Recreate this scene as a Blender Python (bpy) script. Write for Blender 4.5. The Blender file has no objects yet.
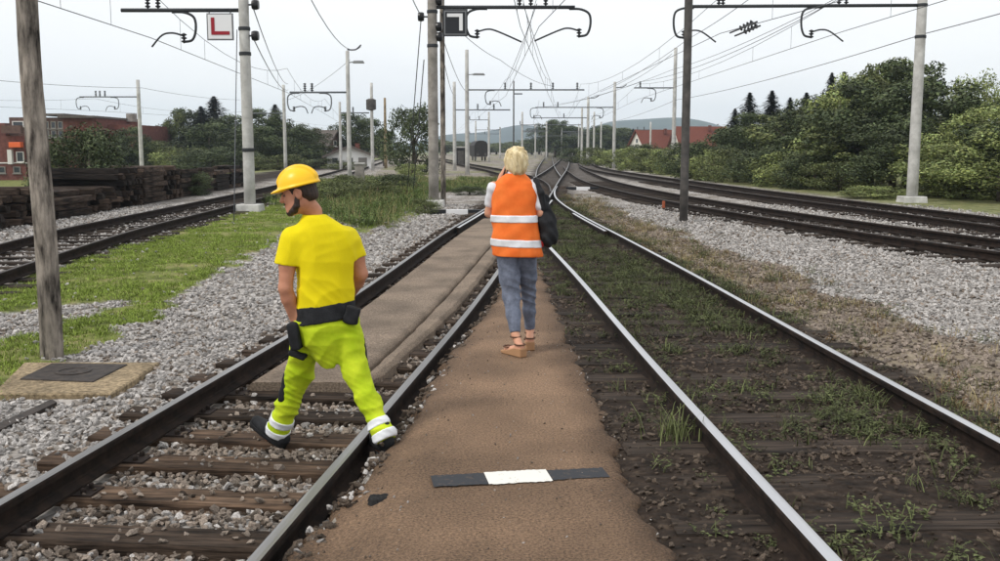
import bpy, bmesh, math, random
import numpy as np
from mathutils import Vector, Matrix
random.seed(7); rng = np.random.default_rng(7)
SC = bpy.context.scene
COL = SC.collection

# ------------------------------------------------------------------ camera, world, sun, exposure
CAM_H = 1.70; FPX = 1000.0
PITCH = math.atan(130.5 / FPX)
cd = bpy.data.cameras.new('camera'); cam = bpy.data.objects.new('camera', cd); COL.objects.link(cam)
cam.location = (0, 0, CAM_H); cam.rotation_euler = (math.pi/2 - PITCH, 0, 0)
cd.lens = 36.0; cd.sensor_width = 36.0; cd.sensor_fit = 'HORIZONTAL'; cd.clip_start = .05; cd.clip_end = 20000
SC.camera = cam

SUN_EL, SUN_AZ = math.radians(50), math.radians(238)      # azimuth clockwise from +Y (camera forward)
w = bpy.data.worlds.new('World'); SC.world = w; w.use_nodes = True
nt = w.node_tree; nt.nodes.clear()
wo = nt.nodes.new('ShaderNodeOutputWorld'); bg = nt.nodes.new('ShaderNodeBackground'); bg.inputs[1].default_value = .1
sky = nt.nodes.new('ShaderNodeTexSky'); sky.sky_type = 'NISHITA'; sky.sun_disc = False
sky.sun_elevation = SUN_EL; sky.sun_rotation = SUN_AZ; sky.dust_density = 3.0
tc = nt.nodes.new('ShaderNodeTexCoord'); nz = nt.nodes.new('ShaderNodeTexNoise')
mp = nt.nodes.new('ShaderNodeMapping'); mp.inputs['Scale'].default_value = (1, 1, 3.2)
nz.inputs['Scale'].default_value = 1.6; nz.inputs['Detail'].default_value = 5; nz.inputs['Roughness'].default_value = .5
rp = nt.nodes.new('ShaderNodeValToRGB')
rp.color_ramp.elements[0].position = .36; rp.color_ramp.elements[0].color = (8.6, 8.75, 9.15, 1)
rp.color_ramp.elements[1].position = .62; rp.color_ramp.elements[1].color = (9.9, 9.95, 10.0, 1)
mx = nt.nodes.new('ShaderNodeMix'); mx.data_type = 'RGBA'; mx.inputs[0].default_value = .93
L = nt.links.new
L(tc.outputs['Generated'], mp.inputs[0]); L(mp.outputs[0], nz.inputs['Vector']); L(nz.outputs['Fac'], rp.inputs[0])
L(sky.outputs[0], mx.inputs[6]); L(rp.outputs[0], mx.inputs[7]); L(mx.outputs[2], bg.inputs[0]); L(bg.outputs[0], wo.inputs[0])

sd = bpy.data.lights.new('sun', 'SUN'); sun = bpy.data.objects.new('sun', sd); COL.objects.link(sun)
sd.energy = 1.5; sd.angle = math.radians(10); sd.color = (1, .95, .88)
sv = Vector((math.sin(SUN_AZ)*math.cos(SUN_EL), math.cos(SUN_AZ)*math.cos(SUN_EL), math.sin(SUN_EL)))
sun.rotation_euler = sv.to_track_quat('Z', 'Y').to_euler(); sun.location = (0, 0, 60)
SC.view_settings.view_transform = 'Standard'; SC.view_settings.look = 'None'
SC.view_settings.exposure = 0.27; SC.view_settings.gamma = 1.0; SC.view_settings.use_curve_mapping = False
SC.render.engine = 'CYCLES'
SC.cycles.volume_bounces = 2

# ------------------------------------------------------------------ pixel -> place
cP, sP = math.cos(PITCH), math.sin(PITCH)
def ray(px, py):
    u = (px-500)/FPX; v = (280.5-py)/FPX
    return np.array([u, cP+v*sP, -sP+v*cP])
def atz(px, py, z=0.0):
    r = ray(px, py); t = (z-CAM_H)/r[2]; return np.array([t*r[0], t*r[1], z])
def aty(px, py, y):
    r = ray(px, py); t = y/r[1]; return np.array([t*r[0], y, CAM_H+t*r[2]])
def ss(a, b, x):
    t = np.clip((x-a)/(b-a), 0, 1); return t*t*(3-2*t)
def spline(ctrl):
    ys = np.array([c[0] for c in ctrl], float); xs = np.array([c[1] for c in ctrl], float)
    m = np.gradient(xs, ys)
    def fn(y):
        y = np.asarray(y, float); k = np.clip(np.searchsorted(ys, y)-1, 0, len(ys)-2)
        h = ys[k+1]-ys[k]; t = (y-ys[k])/h; tc_ = np.clip(t, 0, 1)
        r = ((2*tc_**3-3*tc_**2+1)*xs[k]+(tc_**3-2*tc_**2+tc_)*h*m[k]+(-2*tc_**3+3*tc_**2)*xs[k+1]+(tc_**3-tc_**2)*h*m[k+1])
        return r + np.where(t < 0, (y-ys[0])*m[0], 0) + np.where(t > 1, (y-ys[-1])*m[-1], 0)
    return fn
TA = spline([(4.2,-1.80),(8,-1.385),(12,-.96),(18,-.38),(24.7,.22),(31,.71),(39,1.32),(55,2.56),(71,3.84),(140,8.9),(320,21)])
TB = spline([(2,2.12),(7.26,1.885),(12.85,1.70),(17.2,1.52),(24.27,1.21),(29,1.09),(33,1.10),(39,1.37),(44,1.74)])
TC = spline([(12,9.35),(15.3,8.45),(22.8,7.0),(29.9,6.05),(44.5,5.1),(70,5.6),(100,7.0)])
TD = spline([(10,11.6),(22,10.9),(35,9.85),(52,8.9),(78,8.2),(140,11.5),(320,26)])
TE = spline([(9,-7.4),(15,-7.7),(25,-8.15),(35.4,-8.65),(43,-9.1),(60,-10.3),(100,-13.6),(200,-22)])
TF = spline([(36,1.10),(46,1.45),(58,1.3),(75,.1),(110,-3.6),(200,-13)])
TG = spline([(58,2.8),(80,3.7),(120,5.6),(320,16)])
def gL(y): return -.2*(1-ss(9, 21, y))
def ref(x, y):                         # reference surface = top of the sleepers
    x = np.asarray(x, float); y = np.asarray(y, float)
    xr = TA(y)+.75
    s = ss(.02, .24, x-xr)
    base = gL(y)*(1-s)
    base = base - 1.4*ss(17, 42, -x)*ss(8, 30, y)
    return base
def vnoise(x, y, sc, seed=0):
    x = np.asarray(x, float)*sc+seed*17.3; y = np.asarray(y, float)*sc+seed*5.1
    xi = np.floor(x).astype(np.int64); yi = np.floor(y).astype(np.int64); fx = x-xi; fy = y-yi
    fx = fx*fx*(3-2*fx); fy = fy*fy*(3-2*fy)
    def hsh(a, b):
        n = (a*374761393+b*668265263) & 0x7fffffff; n = ((n ^ (n >> 13))*1274126177) & 0x7fffffff
        return ((n ^ (n >> 16)) & 0xffff)/65535.
    return (hsh(xi,yi)*(1-fx)+hsh(xi+1,yi)*fx)*(1-fy)+(hsh(xi,yi+1)*(1-fx)+hsh(xi+1,yi+1)*fx)*fy
def fb(x, y, sc, seed=0):
    return .55*vnoise(x,y,sc,seed)+.3*vnoise(x,y,sc*2.1,seed+1)+.15*vnoise(x,y,sc*4.3,seed+2)
def inpoly(x, y, poly):
    x = np.asarray(x); r = np.zeros(x.shape, bool); n = len(poly)
    for i in range(n):
        x0, y0 = poly[i]; x1, y1 = poly[(i+1) % n]
        c = ((y0 > y) != (y1 > y)) & (x < (x1-x0)*(y-y0)/(y1-y0+1e-12)+x0)
        r ^= c
    return r
def gpix(pts):
    out = []
    for px, py in pts:
        z = 0
        for _ in range(25):
            q = atz(px, py, z); z = float(ref(q[0], q[1]))-.05
        out.append((q[0], q[1]))
    return out
LAWN = gpix([(-90,470),(-60,300),(0,287),(60,267),(130,246),(200,226),(238,214),(262,207),(300,206),(330,214),(300,228),(272,246),(236,264),(190,291),(140,322),(112,344),(88,356),(60,362),(0,384)])
PATCH = gpix([(-60,330),(-40,322),(60,308),(112,301),(122,309),(78,322),(40,334),(0,344),(-60,360)])
BANK = gpix([(268,204),(300,190),(345,181),(400,176),(428,180),(432,205),(405,222),(372,234),(340,226),(300,212)])
def zones(x, y):
    """grass, dirt, dry weights (the rest is gravel)"""
    x = np.asarray(x, float); y = np.asarray(y, float)
    jx = x+(fb(x,y,2.2,3)-.5)*.9; jy = y+(fb(x,y,2.2,8)-.5)*1.4
    a = TA(y); b = TB(np.minimum(y, 44)); e = TE(y); d = TD(y)
    grass = np.zeros_like(x); dirt = np.zeros_like(x); dry = np.zeros_like(x)
    lawn = inpoly(jx, jy, LAWN) & ~inpoly(jx, jy, PATCH)
    grass[lawn] = 1.0
    bank = inpoly(jx, jy, BANK); grass[bank] = .8; dry[bank] = .25
    # middle strip further away
    mid = (x < a-2.2) & (x > e+2.1) & (y > 45)
    grass = np.where(mid, np.maximum(grass, .5*ss(.5,.65,fb(x,y,.25,5))), grass); dry = np.where(mid, .35, dry)
    # timber yard, then meadow
    yard = ss(2.6, 3.4, e-jx); dirt = np.maximum(dirt, yard)
    meadow = ss(6.5, 8.0, e-jx); grass = np.maximum(grass, meadow); dirt = dirt*(1-meadow)
    # between the rails of B and towards the path: dark soil
    s = ss(TA(y)+1.0, TA(y)+1.3, x)*(1-ss(.95, 1.35, jx-b))*(1-ss(30, 38, y))
    dirt = np.maximum(dirt, s)
    st = ss(.8, 1.2, jx-b)*(1-ss(1.9, 2.9, x-b+(fb(x,y,.8,2)-.5)*1.2))*(1-ss(30, 42, y))
    dry = np.maximum(dry, st*.9)
    sw = (1-ss(1.2, 1.75, np.abs(jx-a)))*ss(22, 27, y)*.85; dirt = np.maximum(dirt, sw)
    for t_ in (TC, TD, TF, TG): dirt = np.maximum(dirt, (1-ss(.9, 1.5, np.abs(jx-t_(y))))*ss(38, 46, y)*.7)
    # beyond track D
    bd = ss(2.4, 3.4, jx-d); grass = np.maximum(grass, bd*.8); dirt = np.maximum(dirt, bd*.3)
    far = ss(120, 260, y); grass = np.maximum(grass, far*ss(30, 60, np.abs(x-8))*.9)
    return grass, dirt, dry
PL = lambda y: TA(y)+.75+.155+.03*np.sin(y*1.3)
PR = lambda y: np.minimum(.70-.012*(y-4), TB(y)-.75-.30)
def gz(x, y):
    """height of the ground sheet"""
    x = np.asarray(x, float); y = np.asarray(y, float)
    g, di, dr = zones(x, y)
    z = ref(x, y)-.055+.02*np.clip(g, 0, 1)+.052*di*(1-ss(1.2, 1.5, np.abs(x-TB(np.minimum(y, 44)))))+.03*dr
    z = z+(fb(x,y,3.0,1)-.5)*.05+(fb(x,y,.5,4)-.5)*.05*(np.clip(g,0,1)+dr)
    z = z-.09*ss(.04, .12, x-PL(y))*ss(.06, .14, PR(y)-x)*(y < 19.2)
    bankx = inpoly(x, y, BANK); z = z+np.where(bankx, .12*fb(x,y,.5,9), 0)
    return z
def gz1(x, y): return float(gz(np.array([x]), np.array([y]))[0])

# ------------------------------------------------------------------ materials
def srgb(r, g, b):
    f = lambda c: (c/255/12.92) if c/255 <= .04045 else ((c/255+.055)/1.055)**2.4
    return (f(r), f(g), f(b), 1)
MATS = {}
def mat(name, base, rough=.8, metal=0, noise=None, sc=8., bump=0., bsc=60., vary=0., attr=None, coords='Object', stretch=(1,1,1), spec=.3, detail=6, blotch=None, ramp=(.36,.64)):
    """principled material; noise = second colour mixed in by noise; vary = per-object brightness spread"""
    m = bpy.data.materials.new(name); m.use_nodes = True; t = m.node_tree; N = t.nodes; lk = t.links.new
    p = N['Principled BSDF']; p.inputs['Roughness'].default_value = rough; p.inputs['Metallic'].default_value = metal
    p.inputs['Specular IOR Level'].default_value = spec
    p.inputs['Base Color'].default_value = base
    src = None; co = N.new('ShaderNodeTexCoord'); mpn = N.new('ShaderNodeMapping'); mpn.inputs['Scale'].default_value = stretch
    lk(co.outputs[coords], mpn.inputs[0])
    if noise:
        n = N.new('ShaderNodeTexNoise'); n.inputs['Scale'].default_value = sc; n.inputs['Detail'].default_value = detail; n.inputs['Roughness'].default_value = .65
        lk(mpn.outputs[0], n.inputs['Vector'])
        r = N.new('ShaderNodeValToRGB'); r.color_ramp.elements[0].position = ramp[0]; r.color_ramp.elements[1].position = ramp[1]
        r.color_ramp.elements[0].color = base; r.color_ramp.elements[1].color = noise
        lk(n.outputs['Fac'], r.inputs[0]); src = r.outputs[0]
    if blotch:
        bn = N.new('ShaderNodeTexNoise'); bn.inputs['Scale'].default_value = blotch[0]; bn.inputs['Detail'].default_value = 5; lk(co.outputs[coords], bn.inputs['Vector'])
        br = N.new('ShaderNodeValToRGB'); br.color_ramp.elements[0].position = .35; br.color_ramp.elements[1].position = .62; v_ = blotch[1]; br.color_ramp.elements[0].color = (v_, v_, v_, 1); br.color_ramp.elements[1].color = (1, 1, 1, 1)
        lk(bn.outputs['Fac'], br.inputs[0]); bx_ = N.new('ShaderNodeMix'); bx_.data_type = 'RGBA'; bx_.blend_type = 'MULTIPLY'; bx_.inputs[0].default_value = 1; lk(src, bx_.inputs[6]); lk(br.outputs[0], bx_.inputs[7]); src = bx_.outputs[2]
    if attr:
        at_ = N.new('ShaderNodeAttribute'); at_.attribute_name = attr
        mm = N.new('ShaderNodeMix'); mm.data_type = 'RGBA'; mm.blend_type = 'MULTIPLY'; mm.inputs[0].default_value = 1
        if src: lk(src, mm.inputs[6])
        else: mm.inputs[6].default_value = base
        lk(at_.outputs['Color'], mm.inputs[7]); src = mm.outputs[2]
    if vary:
        oi = N.new('ShaderNodeObjectInfo'); mr = N.new('ShaderNodeMapRange'); mr.inputs[3].default_value = 1-vary; mr.inputs[4].default_value = 1+vary
        lk(oi.outputs['Random'], mr.inputs[0]); hs = N.new('ShaderNodeHueSaturation')
        if src: lk(src, hs.inputs['Color'])
        else: hs.inputs['Color'].default_value = base
        lk(mr.outputs[0], hs.inputs['Value']); src = hs.outputs[0]
    if src: lk(src, p.inputs['Base Color'])
    if bump:
        n2 = N.new('ShaderNodeTexNoise'); n2.inputs['Scale'].default_value = bsc; n2.inputs['Detail'].default_value = 5
        lk(mpn.outputs[0], n2.inputs['Vector']); b = N.new('ShaderNodeBump'); b.inputs['Strength'].default_value = bump; b.inputs['Distance'].default_value = .02
        lk(n2.outputs['Fac'], b.inputs['Height']); lk(b.outputs[0], p.inputs['Normal'])
    MATS[name] = m; return m
def ground_mat():
    m = bpy.data.materials.new('ground'); m.use_nodes = True; t = m.node_tree; N = t.nodes; lk = t.links.new
    p = N['Principled BSDF']; p.inputs['Roughness'].default_value = .95; p.inputs['Specular IOR Level'].default_value = .1
    co = N.new('ShaderNodeTexCoord')
    def ramp(fac, stops):
        r = N.new('ShaderNodeValToRGB'); e = r.color_ramp.elements
        while len(e) < len(stops): e.new(.5)
        for i, (pp, c) in enumerate(stops): e[i].position = pp; e[i].color = c
        lk(fac, r.inputs[0]); return r.outputs[0]
    def noise(sc, det=6):
        n = N.new('ShaderNodeTexNoise'); n.inputs['Scale'].default_value = sc; n.inputs['Detail'].default_value = det; n.inputs['Roughness'].default_value = .65; lk(co.outputs['Object'], n.inputs['Vector']); return n.outputs['Fac']
    def mixc(f, a, b):
        x = N.new('ShaderNodeMix'); x.data_type = 'RGBA'; lk(f, x.inputs[0]); lk(a, x.inputs[6]); lk(b, x.inputs[7]); return x.outputs[2]
    v = N.new('ShaderNodeTexVoronoi'); v.inputs['Scale'].default_value = 17; lk(co.outputs['Object'], v.inputs['Vector'])
    grav = ramp(v.outputs['Color'], [(0, srgb(80,76,73)), (.45, srgb(158,153,148)), (1, srgb(214,211,207))])
    patch = ramp(noise(.7), [(.4, srgb(190,184,176)), (.62, srgb(255,255,255))])
    gm = N.new('ShaderNodeMix'); gm.data_type = 'RGBA'; gm.blend_type = 'MULTIPLY'; gm.inputs[0].default_value = 1; lk(grav, gm.inputs[6]); lk(patch, gm.inputs[7]); grav = gm.outputs[2]
    dirt = ramp(noise(9), [(.3, srgb(27,24,22)), (.55, srgb(54,46,40)), (.75, srgb(88,76,65))])
    grass = ramp(noise(2.2), [(.32, srgb(70,78,40)), (.5, srgb(112,118,66)), (.7, srgb(146,136,98))])
    dry = ramp(noise(7), [(.3, srgb(78,70,58)), (.5, srgb(122,110,92)), (.72, srgb(154,142,122))])
    def att(n):
        a = N.new('ShaderNodeAttribute'); a.attribute_name = n; return a.outputs['Fac']
    c = mixc(att('dry'), grav, dry); c = mixc(att('dirt'), c, dirt); c = mixc(att('grass'), c, grass)
    lk(c, p.inputs['Base Color'])
    b = N.new('ShaderNodeBump'); b.inputs['Strength'].default_value = .8; b.inputs['Distance'].default_value = .03
    lk(v.outputs['Distance'], b.inputs['Height']); lk(b.outputs[0], p.inputs['Normal'])
    b.invert = True
    MATS['ground'] = m; return m
ground_mat()
mat('stone', srgb(122,118,114), .9, noise=srgb(188,184,180), sc=7, vary=.45, spec=.2)
mat('stone_brown', srgb(96,86,78), .9, noise=srgb(150,138,126), sc=7, vary=.45, spec=.2)
mat('stone_dark', srgb(50,44,40), .9, noise=srgb(96,84,72), sc=7, vary=.5, spec=.2)
mat('rail_side', srgb(24,20,18), .9, noise=srgb(48,38,32), sc=9, spec=.15)
mat('rail_head', (.48,.48,.49,1), .32, .85, noise=(.62,.62,.63,1), sc=3, stretch=(1,.05,1))
mat('rail_head_worn', (.17,.165,.16,1), .42, .7, noise=(.30,.295,.29,1), sc=3, stretch=(1,.05,1))
mat('rail_head_dull', (.035,.030,.027,1), .6, .4, noise=(.085,.075,.068,1), sc=3, stretch=(1,.05,1))
mat('sleeper_wood', srgb(26,22,19), .92, noise=srgb(88,74,63), sc=5, stretch=(.3,4,4), bump=1., bsc=9, vary=.35, spec=.15, detail=10, blotch=(3.,.5))
mat('sleeper_wood_pale', srgb(46,37,31), .92, noise=srgb(124,102,84), sc=5, stretch=(.3,4,4), bump=1., bsc=9, vary=.25, spec=.15, detail=10, blotch=(2.5,.38))
mat('sleeper_dark', srgb(26,23,21), .92, noise=srgb(74,64,56), sc=5, stretch=(.3,4,4), bump=1., bsc=9, vary=.3, spec=.15, detail=10)
mat('timber_old', srgb(28,24,22), .92, noise=srgb(92,78,68), sc=4, stretch=(.4,4,4), bump=.6, bsc=12, vary=.6, spec=.1, blotch=(1.5,.5))
mat('timber_black', srgb(24,22,21), .95, noise=srgb(52,46,42), sc=4, stretch=(.4,4,4), vary=.3, spec=.1)
mat('fastening', srgb(40,32,28), .8, .3)
mat('asphalt', srgb(76,61,49), .92, noise=srgb(176,144,115), sc=75, bump=.8, bsc=110, detail=8, blotch=(1.1,.62), ramp=(.30,.68), attr='tone')
mat('asphalt_pale', srgb(80,70,61), .92, noise=srgb(172,153,133), sc=60, bump=.8, bsc=110, detail=8, blotch=(1.6,.62), ramp=(.30,.68))
mat('paint_dark', srgb(84,74,66), .8, noise=srgb(50,52,56), sc=30, detail=9, ramp=(.30,.46))
mat('paint_white', srgb(150,144,134), .75, noise=srgb(222,220,212), sc=26, detail=9, ramp=(.28,.42))
mat('hole_black', srgb(28,27,27), .8)  # black of the lump that stands in for the hole
mat('concrete', srgb(172,170,165), .85, noise=srgb(206,205,200), sc=2.5, bump=.2, bsc=40, blotch=(.8,.8))
mat('concrete_warm', srgb(112,98,76), .9, noise=srgb(178,158,126), sc=24, bump=.6, bsc=60, blotch=(3.,.6))
mat('concrete_old', srgb(124,119,112), .9, noise=srgb(170,164,156), sc=2.5, bump=.3, bsc=30, blotch=(1.,.75))
mat('steel_dark', srgb(66,64,62), .6, .3, noise=srgb(96,92,88), sc=4)
mat('steel_cover', srgb(44,40,38), .7, .3, noise=srgb(74,66,60), sc=14)
mat('steel_galv', srgb(118,120,120), .55, .5, noise=srgb(142,143,142), sc=4)
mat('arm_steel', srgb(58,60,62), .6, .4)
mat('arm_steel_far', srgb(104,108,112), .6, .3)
mat('insulator', srgb(30,30,32), .35)
mat('wire', srgb(84,86,90), .5, .4)
mat('wood_pole', srgb(38,32,28), .9, noise=srgb(168,158,146), sc=4.5, stretch=(2.6,2.6,.55), bump=1., bsc=12, detail=9, ramp=(.36,.60), blotch=(2.2,.5))
mat('sign_white', srgb(226,226,226), .5); mat('sign_red', srgb(150,26,40), .5); mat('sign_black', srgb(36,38,42), .5); mat('sign_edge', srgb(120,122,124), .5)
mat('leaf', srgb(70,80,56), .7, attr='tone', spec=.25); mat('leaf_pale', srgb(120,130,84), .7, attr='tone', spec=.25)
mat('leaf_olive', srgb(92,100,66), .7, attr='tone', spec=.25); mat('needle', srgb(34,42,34), .75, attr='tone', spec=.2)
mat('bark', srgb(70,62,54), .95, noise=srgb(104,94,84), sc=6)
mat('grass_blade', srgb(124,142,62), .8, attr='tone', vary=.3, spec=.2)
mat('grass_bank', srgb(96,112,64), .8, attr='tone', vary=.35, spec=.2)
mat('weed_leaf', srgb(84,90,58), .8, attr='tone', vary=.45, spec=.2)
mat('straw', srgb(152,140,104), .9, attr='tone', vary=.35, spec=.1)
mat('rust_plant', srgb(112,92,70), .9, attr='tone', vary=.4, spec=.1)
mat('brick', srgb(92,56,50), .9, noise=srgb(118,74,66), sc=3)
mat('brick_dark', srgb(86,66,60), .9, noise=srgb(108,84,76), sc=3)
mat('plaster', srgb(210,206,198), .9, noise=srgb(226,222,214), sc=2)
mat('roof_red', srgb(94,50,42), .9, noise=srgb(120,70,56), sc=6, stretch=(1,4,1))
mat('roof_grey', srgb(84,78,74), .9, noise=srgb(106,98,92), sc=6)
mat('frame_grey', srgb(128,124,118), .7); mat('plaster_white', srgb(236,235,232), .8); mat('glass', srgb(40,46,52), .15, spec=.6); mat('frame_white', srgb(214,212,206), .6)
mat('orange_panel', srgb(226,104,54), .6)
mat('car_white', srgb(222,224,228), .3); mat('car_silver', srgb(150,156,164), .3, .4); mat('car_blue', srgb(70,90,120), .3); mat('rubber', srgb(26,26,27), .8)
mat('wagon_black', srgb(34,33,33), .7, noise=srgb(52,48,46), sc=3)
mat('orange_post', srgb(150,80,52), .8)
mat('hill', srgb(44,58,60), .95, noise=srgb(62,76,74), sc=.006)
# people
mat('skin', srgb(200,146,118), .55, noise=srgb(212,158,130), sc=18, spec=.3); mat('skin_tan', srgb(178,122,96), .55, noise=srgb(194,138,110), sc=14, spec=.3)
mat('hair_dark', srgb(38,30,26), .6, noise=srgb(62,48,40), sc=60); mat('hair_strand', srgb(222,204,160), .5, attr='tone', spec=.4); mat('hair_blonde', srgb(178,156,112), .55, noise=srgb(232,216,176), sc=26, stretch=(1,1,.35))
mat('shirt_yellow', srgb(226,206,2), .85, noise=srgb(236,216,6), sc=6, bump=.2, bsc=300)
mat('hivis_lime', srgb(178,206,10), .8, noise=srgb(206,222,44), sc=5, bump=.25, bsc=240, blotch=(5,.82))
mat('black_cloth', srgb(24,25,27), .85, noise=srgb(40,41,44), sc=14, bump=.2, bsc=120)
mat('reflective', srgb(214,216,220), .45, noise=srgb(236,238,240), sc=9)
mat('helmet_yellow', srgb(248,194,22), .35, spec=.4)
mat('vest_orange', srgb(230,106,36), .8, noise=srgb(242,124,52), sc=6, bump=.2, bsc=200)
mat('denim', srgb(92,98,112), .9, noise=srgb(128,136,154), sc=11, bump=.2, bsc=260)
mat('white_cloth', srgb(218,218,222), .85); mat('tan_leather', srgb(96,68,50), .6); mat('cork', srgb(166,128,94), .85)
mat('phone_black', srgb(22,22,24), .3); mat('red_cloth', srgb(190,44,40), .8); mat('eye_white', srgb(112,92,82), .4)

# ------------------------------------------------------------------ mesh helpers
def rotz(a): return Matrix.Rotation(a, 3, 'Z')
class MB:
    def __init__(s): s.v = []; s.f = []; s.m = []; s.n = 0
    def add(s, vs, fs, mi=0):
        o = s.n; s.v.extend([tuple(q) for q in vs]); s.n += len(vs)
        s.f.extend([tuple(o+i for i in f) for f in fs]); s.m.extend([mi]*len(fs)); return s
    def box(s, c, size, R=None, mi=0, taper=1.0):
        x, y, z = [k/2 for k in size]
        P = [(-x,-y,-z),(x,-y,-z),(x,y,-z),(-x,y,-z),(-x*taper,-y*taper,z),(x*taper,-y*taper,z),(x*taper,y*taper,z),(-x*taper,y*taper,z)]
        P = [Vector(c)+(R @ Vector(p) if R else Vector(p)) for p in P]
        return s.add(P, [(3,2,1,0),(4,5,6,7),(0,1,5,4),(1,2,6,5),(2,3,7,6),(3,0,4,7)], mi)
    def tube(s, pts, r, n=8, mi=0, caps=True):
        pts = [Vector(p) for p in pts]; k = len(pts)
        rs = [r]*k if np.isscalar(r) else list(r)
        V = []; up = None
        for i, p in enumerate(pts):
            d = (pts[min(i+1, k-1)]-pts[max(i-1, 0)]).normalized()
            if up is None: up = Vector((0,0,1)) if abs(d.z) < .9 else Vector((1,0,0))
            a = (up-d*up.dot(d)).normalized(); b = d.cross(a); up = a
            for j in range(n):
                t = 2*math.pi*j/n; V.append(p+(a*math.cos(t)+b*math.sin(t))*rs[i])
        F = [(i*n+j, i*n+(j+1) % n, (i+1)*n+(j+1) % n, (i+1)*n+j) for i in range(k-1) for j in range(n)]
        if caps: F += [tuple(range(n-1, -1, -1)), tuple((k-1)*n+j for j in range(n))]
        return s.add(V, F, mi)
    def lathe(s, prof, c=(0,0,0), n=16, mi=0, R=None):
        V = []; k = len(prof)
        for r, z in prof:
            for j in range(n):
                t = 2*math.pi*j/n; q = Vector((r*math.cos(t), r*math.sin(t), z)); V.append(Vector(c)+(R @ q if R else q))
        F = [(i*n+j, i*n+(j+1) % n, (i+1)*n+(j+1) % n, (i+1)*n+j) for i in range(k-1) for j in range(n)]
        F += [tuple(range(n-1, -1, -1)), tuple((k-1)*n+j for j in range(n))]
        return s.add(V, F, mi)
    def prism(s, poly, y0, y1, mi=0):      # polygon in x,z extruded along y
        n = len(poly); V = [(x, y0, z) for x, z in poly]+[(x, y1, z) for x, z in poly]
        F = [tuple(range(n)), tuple(range(2*n-1, n-1, -1))]+[(i, i+n, (i+1) % n+n, (i+1) % n) for i in range(n)]
        return s.add(V, F, mi)
    def build(s, name, mats, parent=None, loc=(0,0,0), smooth=False, bevel=0):
        me = bpy.data.meshes.new(name); me.from_pydata(s.v, [], s.f)
        mats = mats if isinstance(mats, (list, tuple)) else [mats]
        for m in mats: me.materials.append(MATS[m])
        me.polygons.foreach_set('material_index', s.m)
        bm = bmesh.new(); bm.from_mesh(me); bmesh.ops.recalc_face_normals(bm, faces=bm.faces)
        if bevel: bmesh.ops.bevel(bm, geom=bm.edges[:], offset=bevel, segments=1, affect='EDGES')
        bm.to_mesh(me); bm.free()
        if smooth: me.polygons.foreach_set('use_smooth', [True]*len(me.polygons))
        me.update()
        o = bpy.data.objects.new(name, me); COL.objects.link(o); o.location = loc
        if parent is not None: o.parent = parent
        return o
def tag(o, label=None, cat=None, group=None, kind=None):
    if label: o['label'] = label
    if cat: o['category'] = cat
    if group: o['group'] = group
    if kind: o['kind'] = kind
    return o
def thing(name, label, cat, loc=(0,0,0), rz=0, group=None):
    o = bpy.data.objects.new(name, None); COL.objects.link(o); o.empty_display_size = .2
    o.location = loc; o.rotation_euler = (0,0,rz); return tag(o, label, cat, group)
def copy_tree(o, parent=None):
    c = o.copy(); COL.objects.link(c); c.parent = parent
    for ch in list(o.children): copy_tree(ch, c)
    return c
def np_mesh(name, V, F, mats, parent=None, loc=(0,0,0), smooth=False, tone=None, kind=None):
    """fast mesh from arrays; F is (n,4) or (n,3)"""
    V = np.asarray(V, np.float32); F = np.asarray(F, np.int32); k = F.shape[1]
    me = bpy.data.meshes.new(name); me.vertices.add(len(V)); me.vertices.foreach_set('co', V.ravel())
    me.loops.add(F.size); me.loops.foreach_set('vertex_index', F.ravel())
    me.polygons.add(len(F)); me.polygons.foreach_set('loop_start', np.arange(len(F), dtype=np.int32)*k)
    me.polygons.foreach_set('loop_total', np.full(len(F), k, np.int32))
    for m in (mats if isinstance(mats, (list, tuple)) else [mats]): me.materials.append(MATS[m])
    if smooth: me.polygons.foreach_set('use_smooth', np.ones(len(F), bool))
    if tone is not None:
        a = me.color_attributes.new('tone', 'FLOAT_COLOR', 'POINT'); a.data.foreach_set('color', np.asarray(tone, np.float32).ravel())
    me.update(calc_edges=True); me.validate()
    if name is None: return me
    o = bpy.data.objects.new(name, me)
    if parent != 'unlinked':
        COL.objects.link(o)
        if parent is not None: o.parent = parent
    o.location = loc
    if kind: o['kind'] = kind
    return o

# ------------------------------------------------------------------ ground sheet
def ground():
    ys = np.concatenate([np.linspace(-6, 2, 9)[:-1], np.arange(2, 13, .07), np.arange(13, 30, .16), np.arange(30, 60, .5), np.arange(60, 140, 2.), np.geomspace(140, 4200, 40)])
    xs0 = np.concatenate([np.arange(-9, 13, .09)])
    left = -9-np.geomspace(.12, 4000, 75); right = 13+np.geomspace(.12, 4000, 75)
    xs = np.concatenate([left[::-1], xs0, right])
    X, Y = np.meshgrid(xs, ys)
    Z = gz(X.ravel(), Y.ravel()).reshape(X.shape)
    nx, ny = len(xs), len(ys); I = np.arange(nx*ny).reshape(ny, nx)
    F = np.stack([I[:-1,:-1], I[:-1,1:], I[1:,1:], I[1:,:-1]], -1).reshape(-1, 4)
    o = np_mesh('ground', np.stack([X.ravel(), Y.ravel(), Z.ravel()], -1), F, 'ground', smooth=True, kind='structure')
    g, d, r = zones(X.ravel(), Y.ravel())
    for n, a in (('grass', g), ('dirt', d), ('dry', r)):
        at_ = o.data.attributes.new(n, 'FLOAT', 'POINT'); at_.data.foreach_set('value', np.clip(a, 0, 1).astype(np.float32))
ground()

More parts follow.
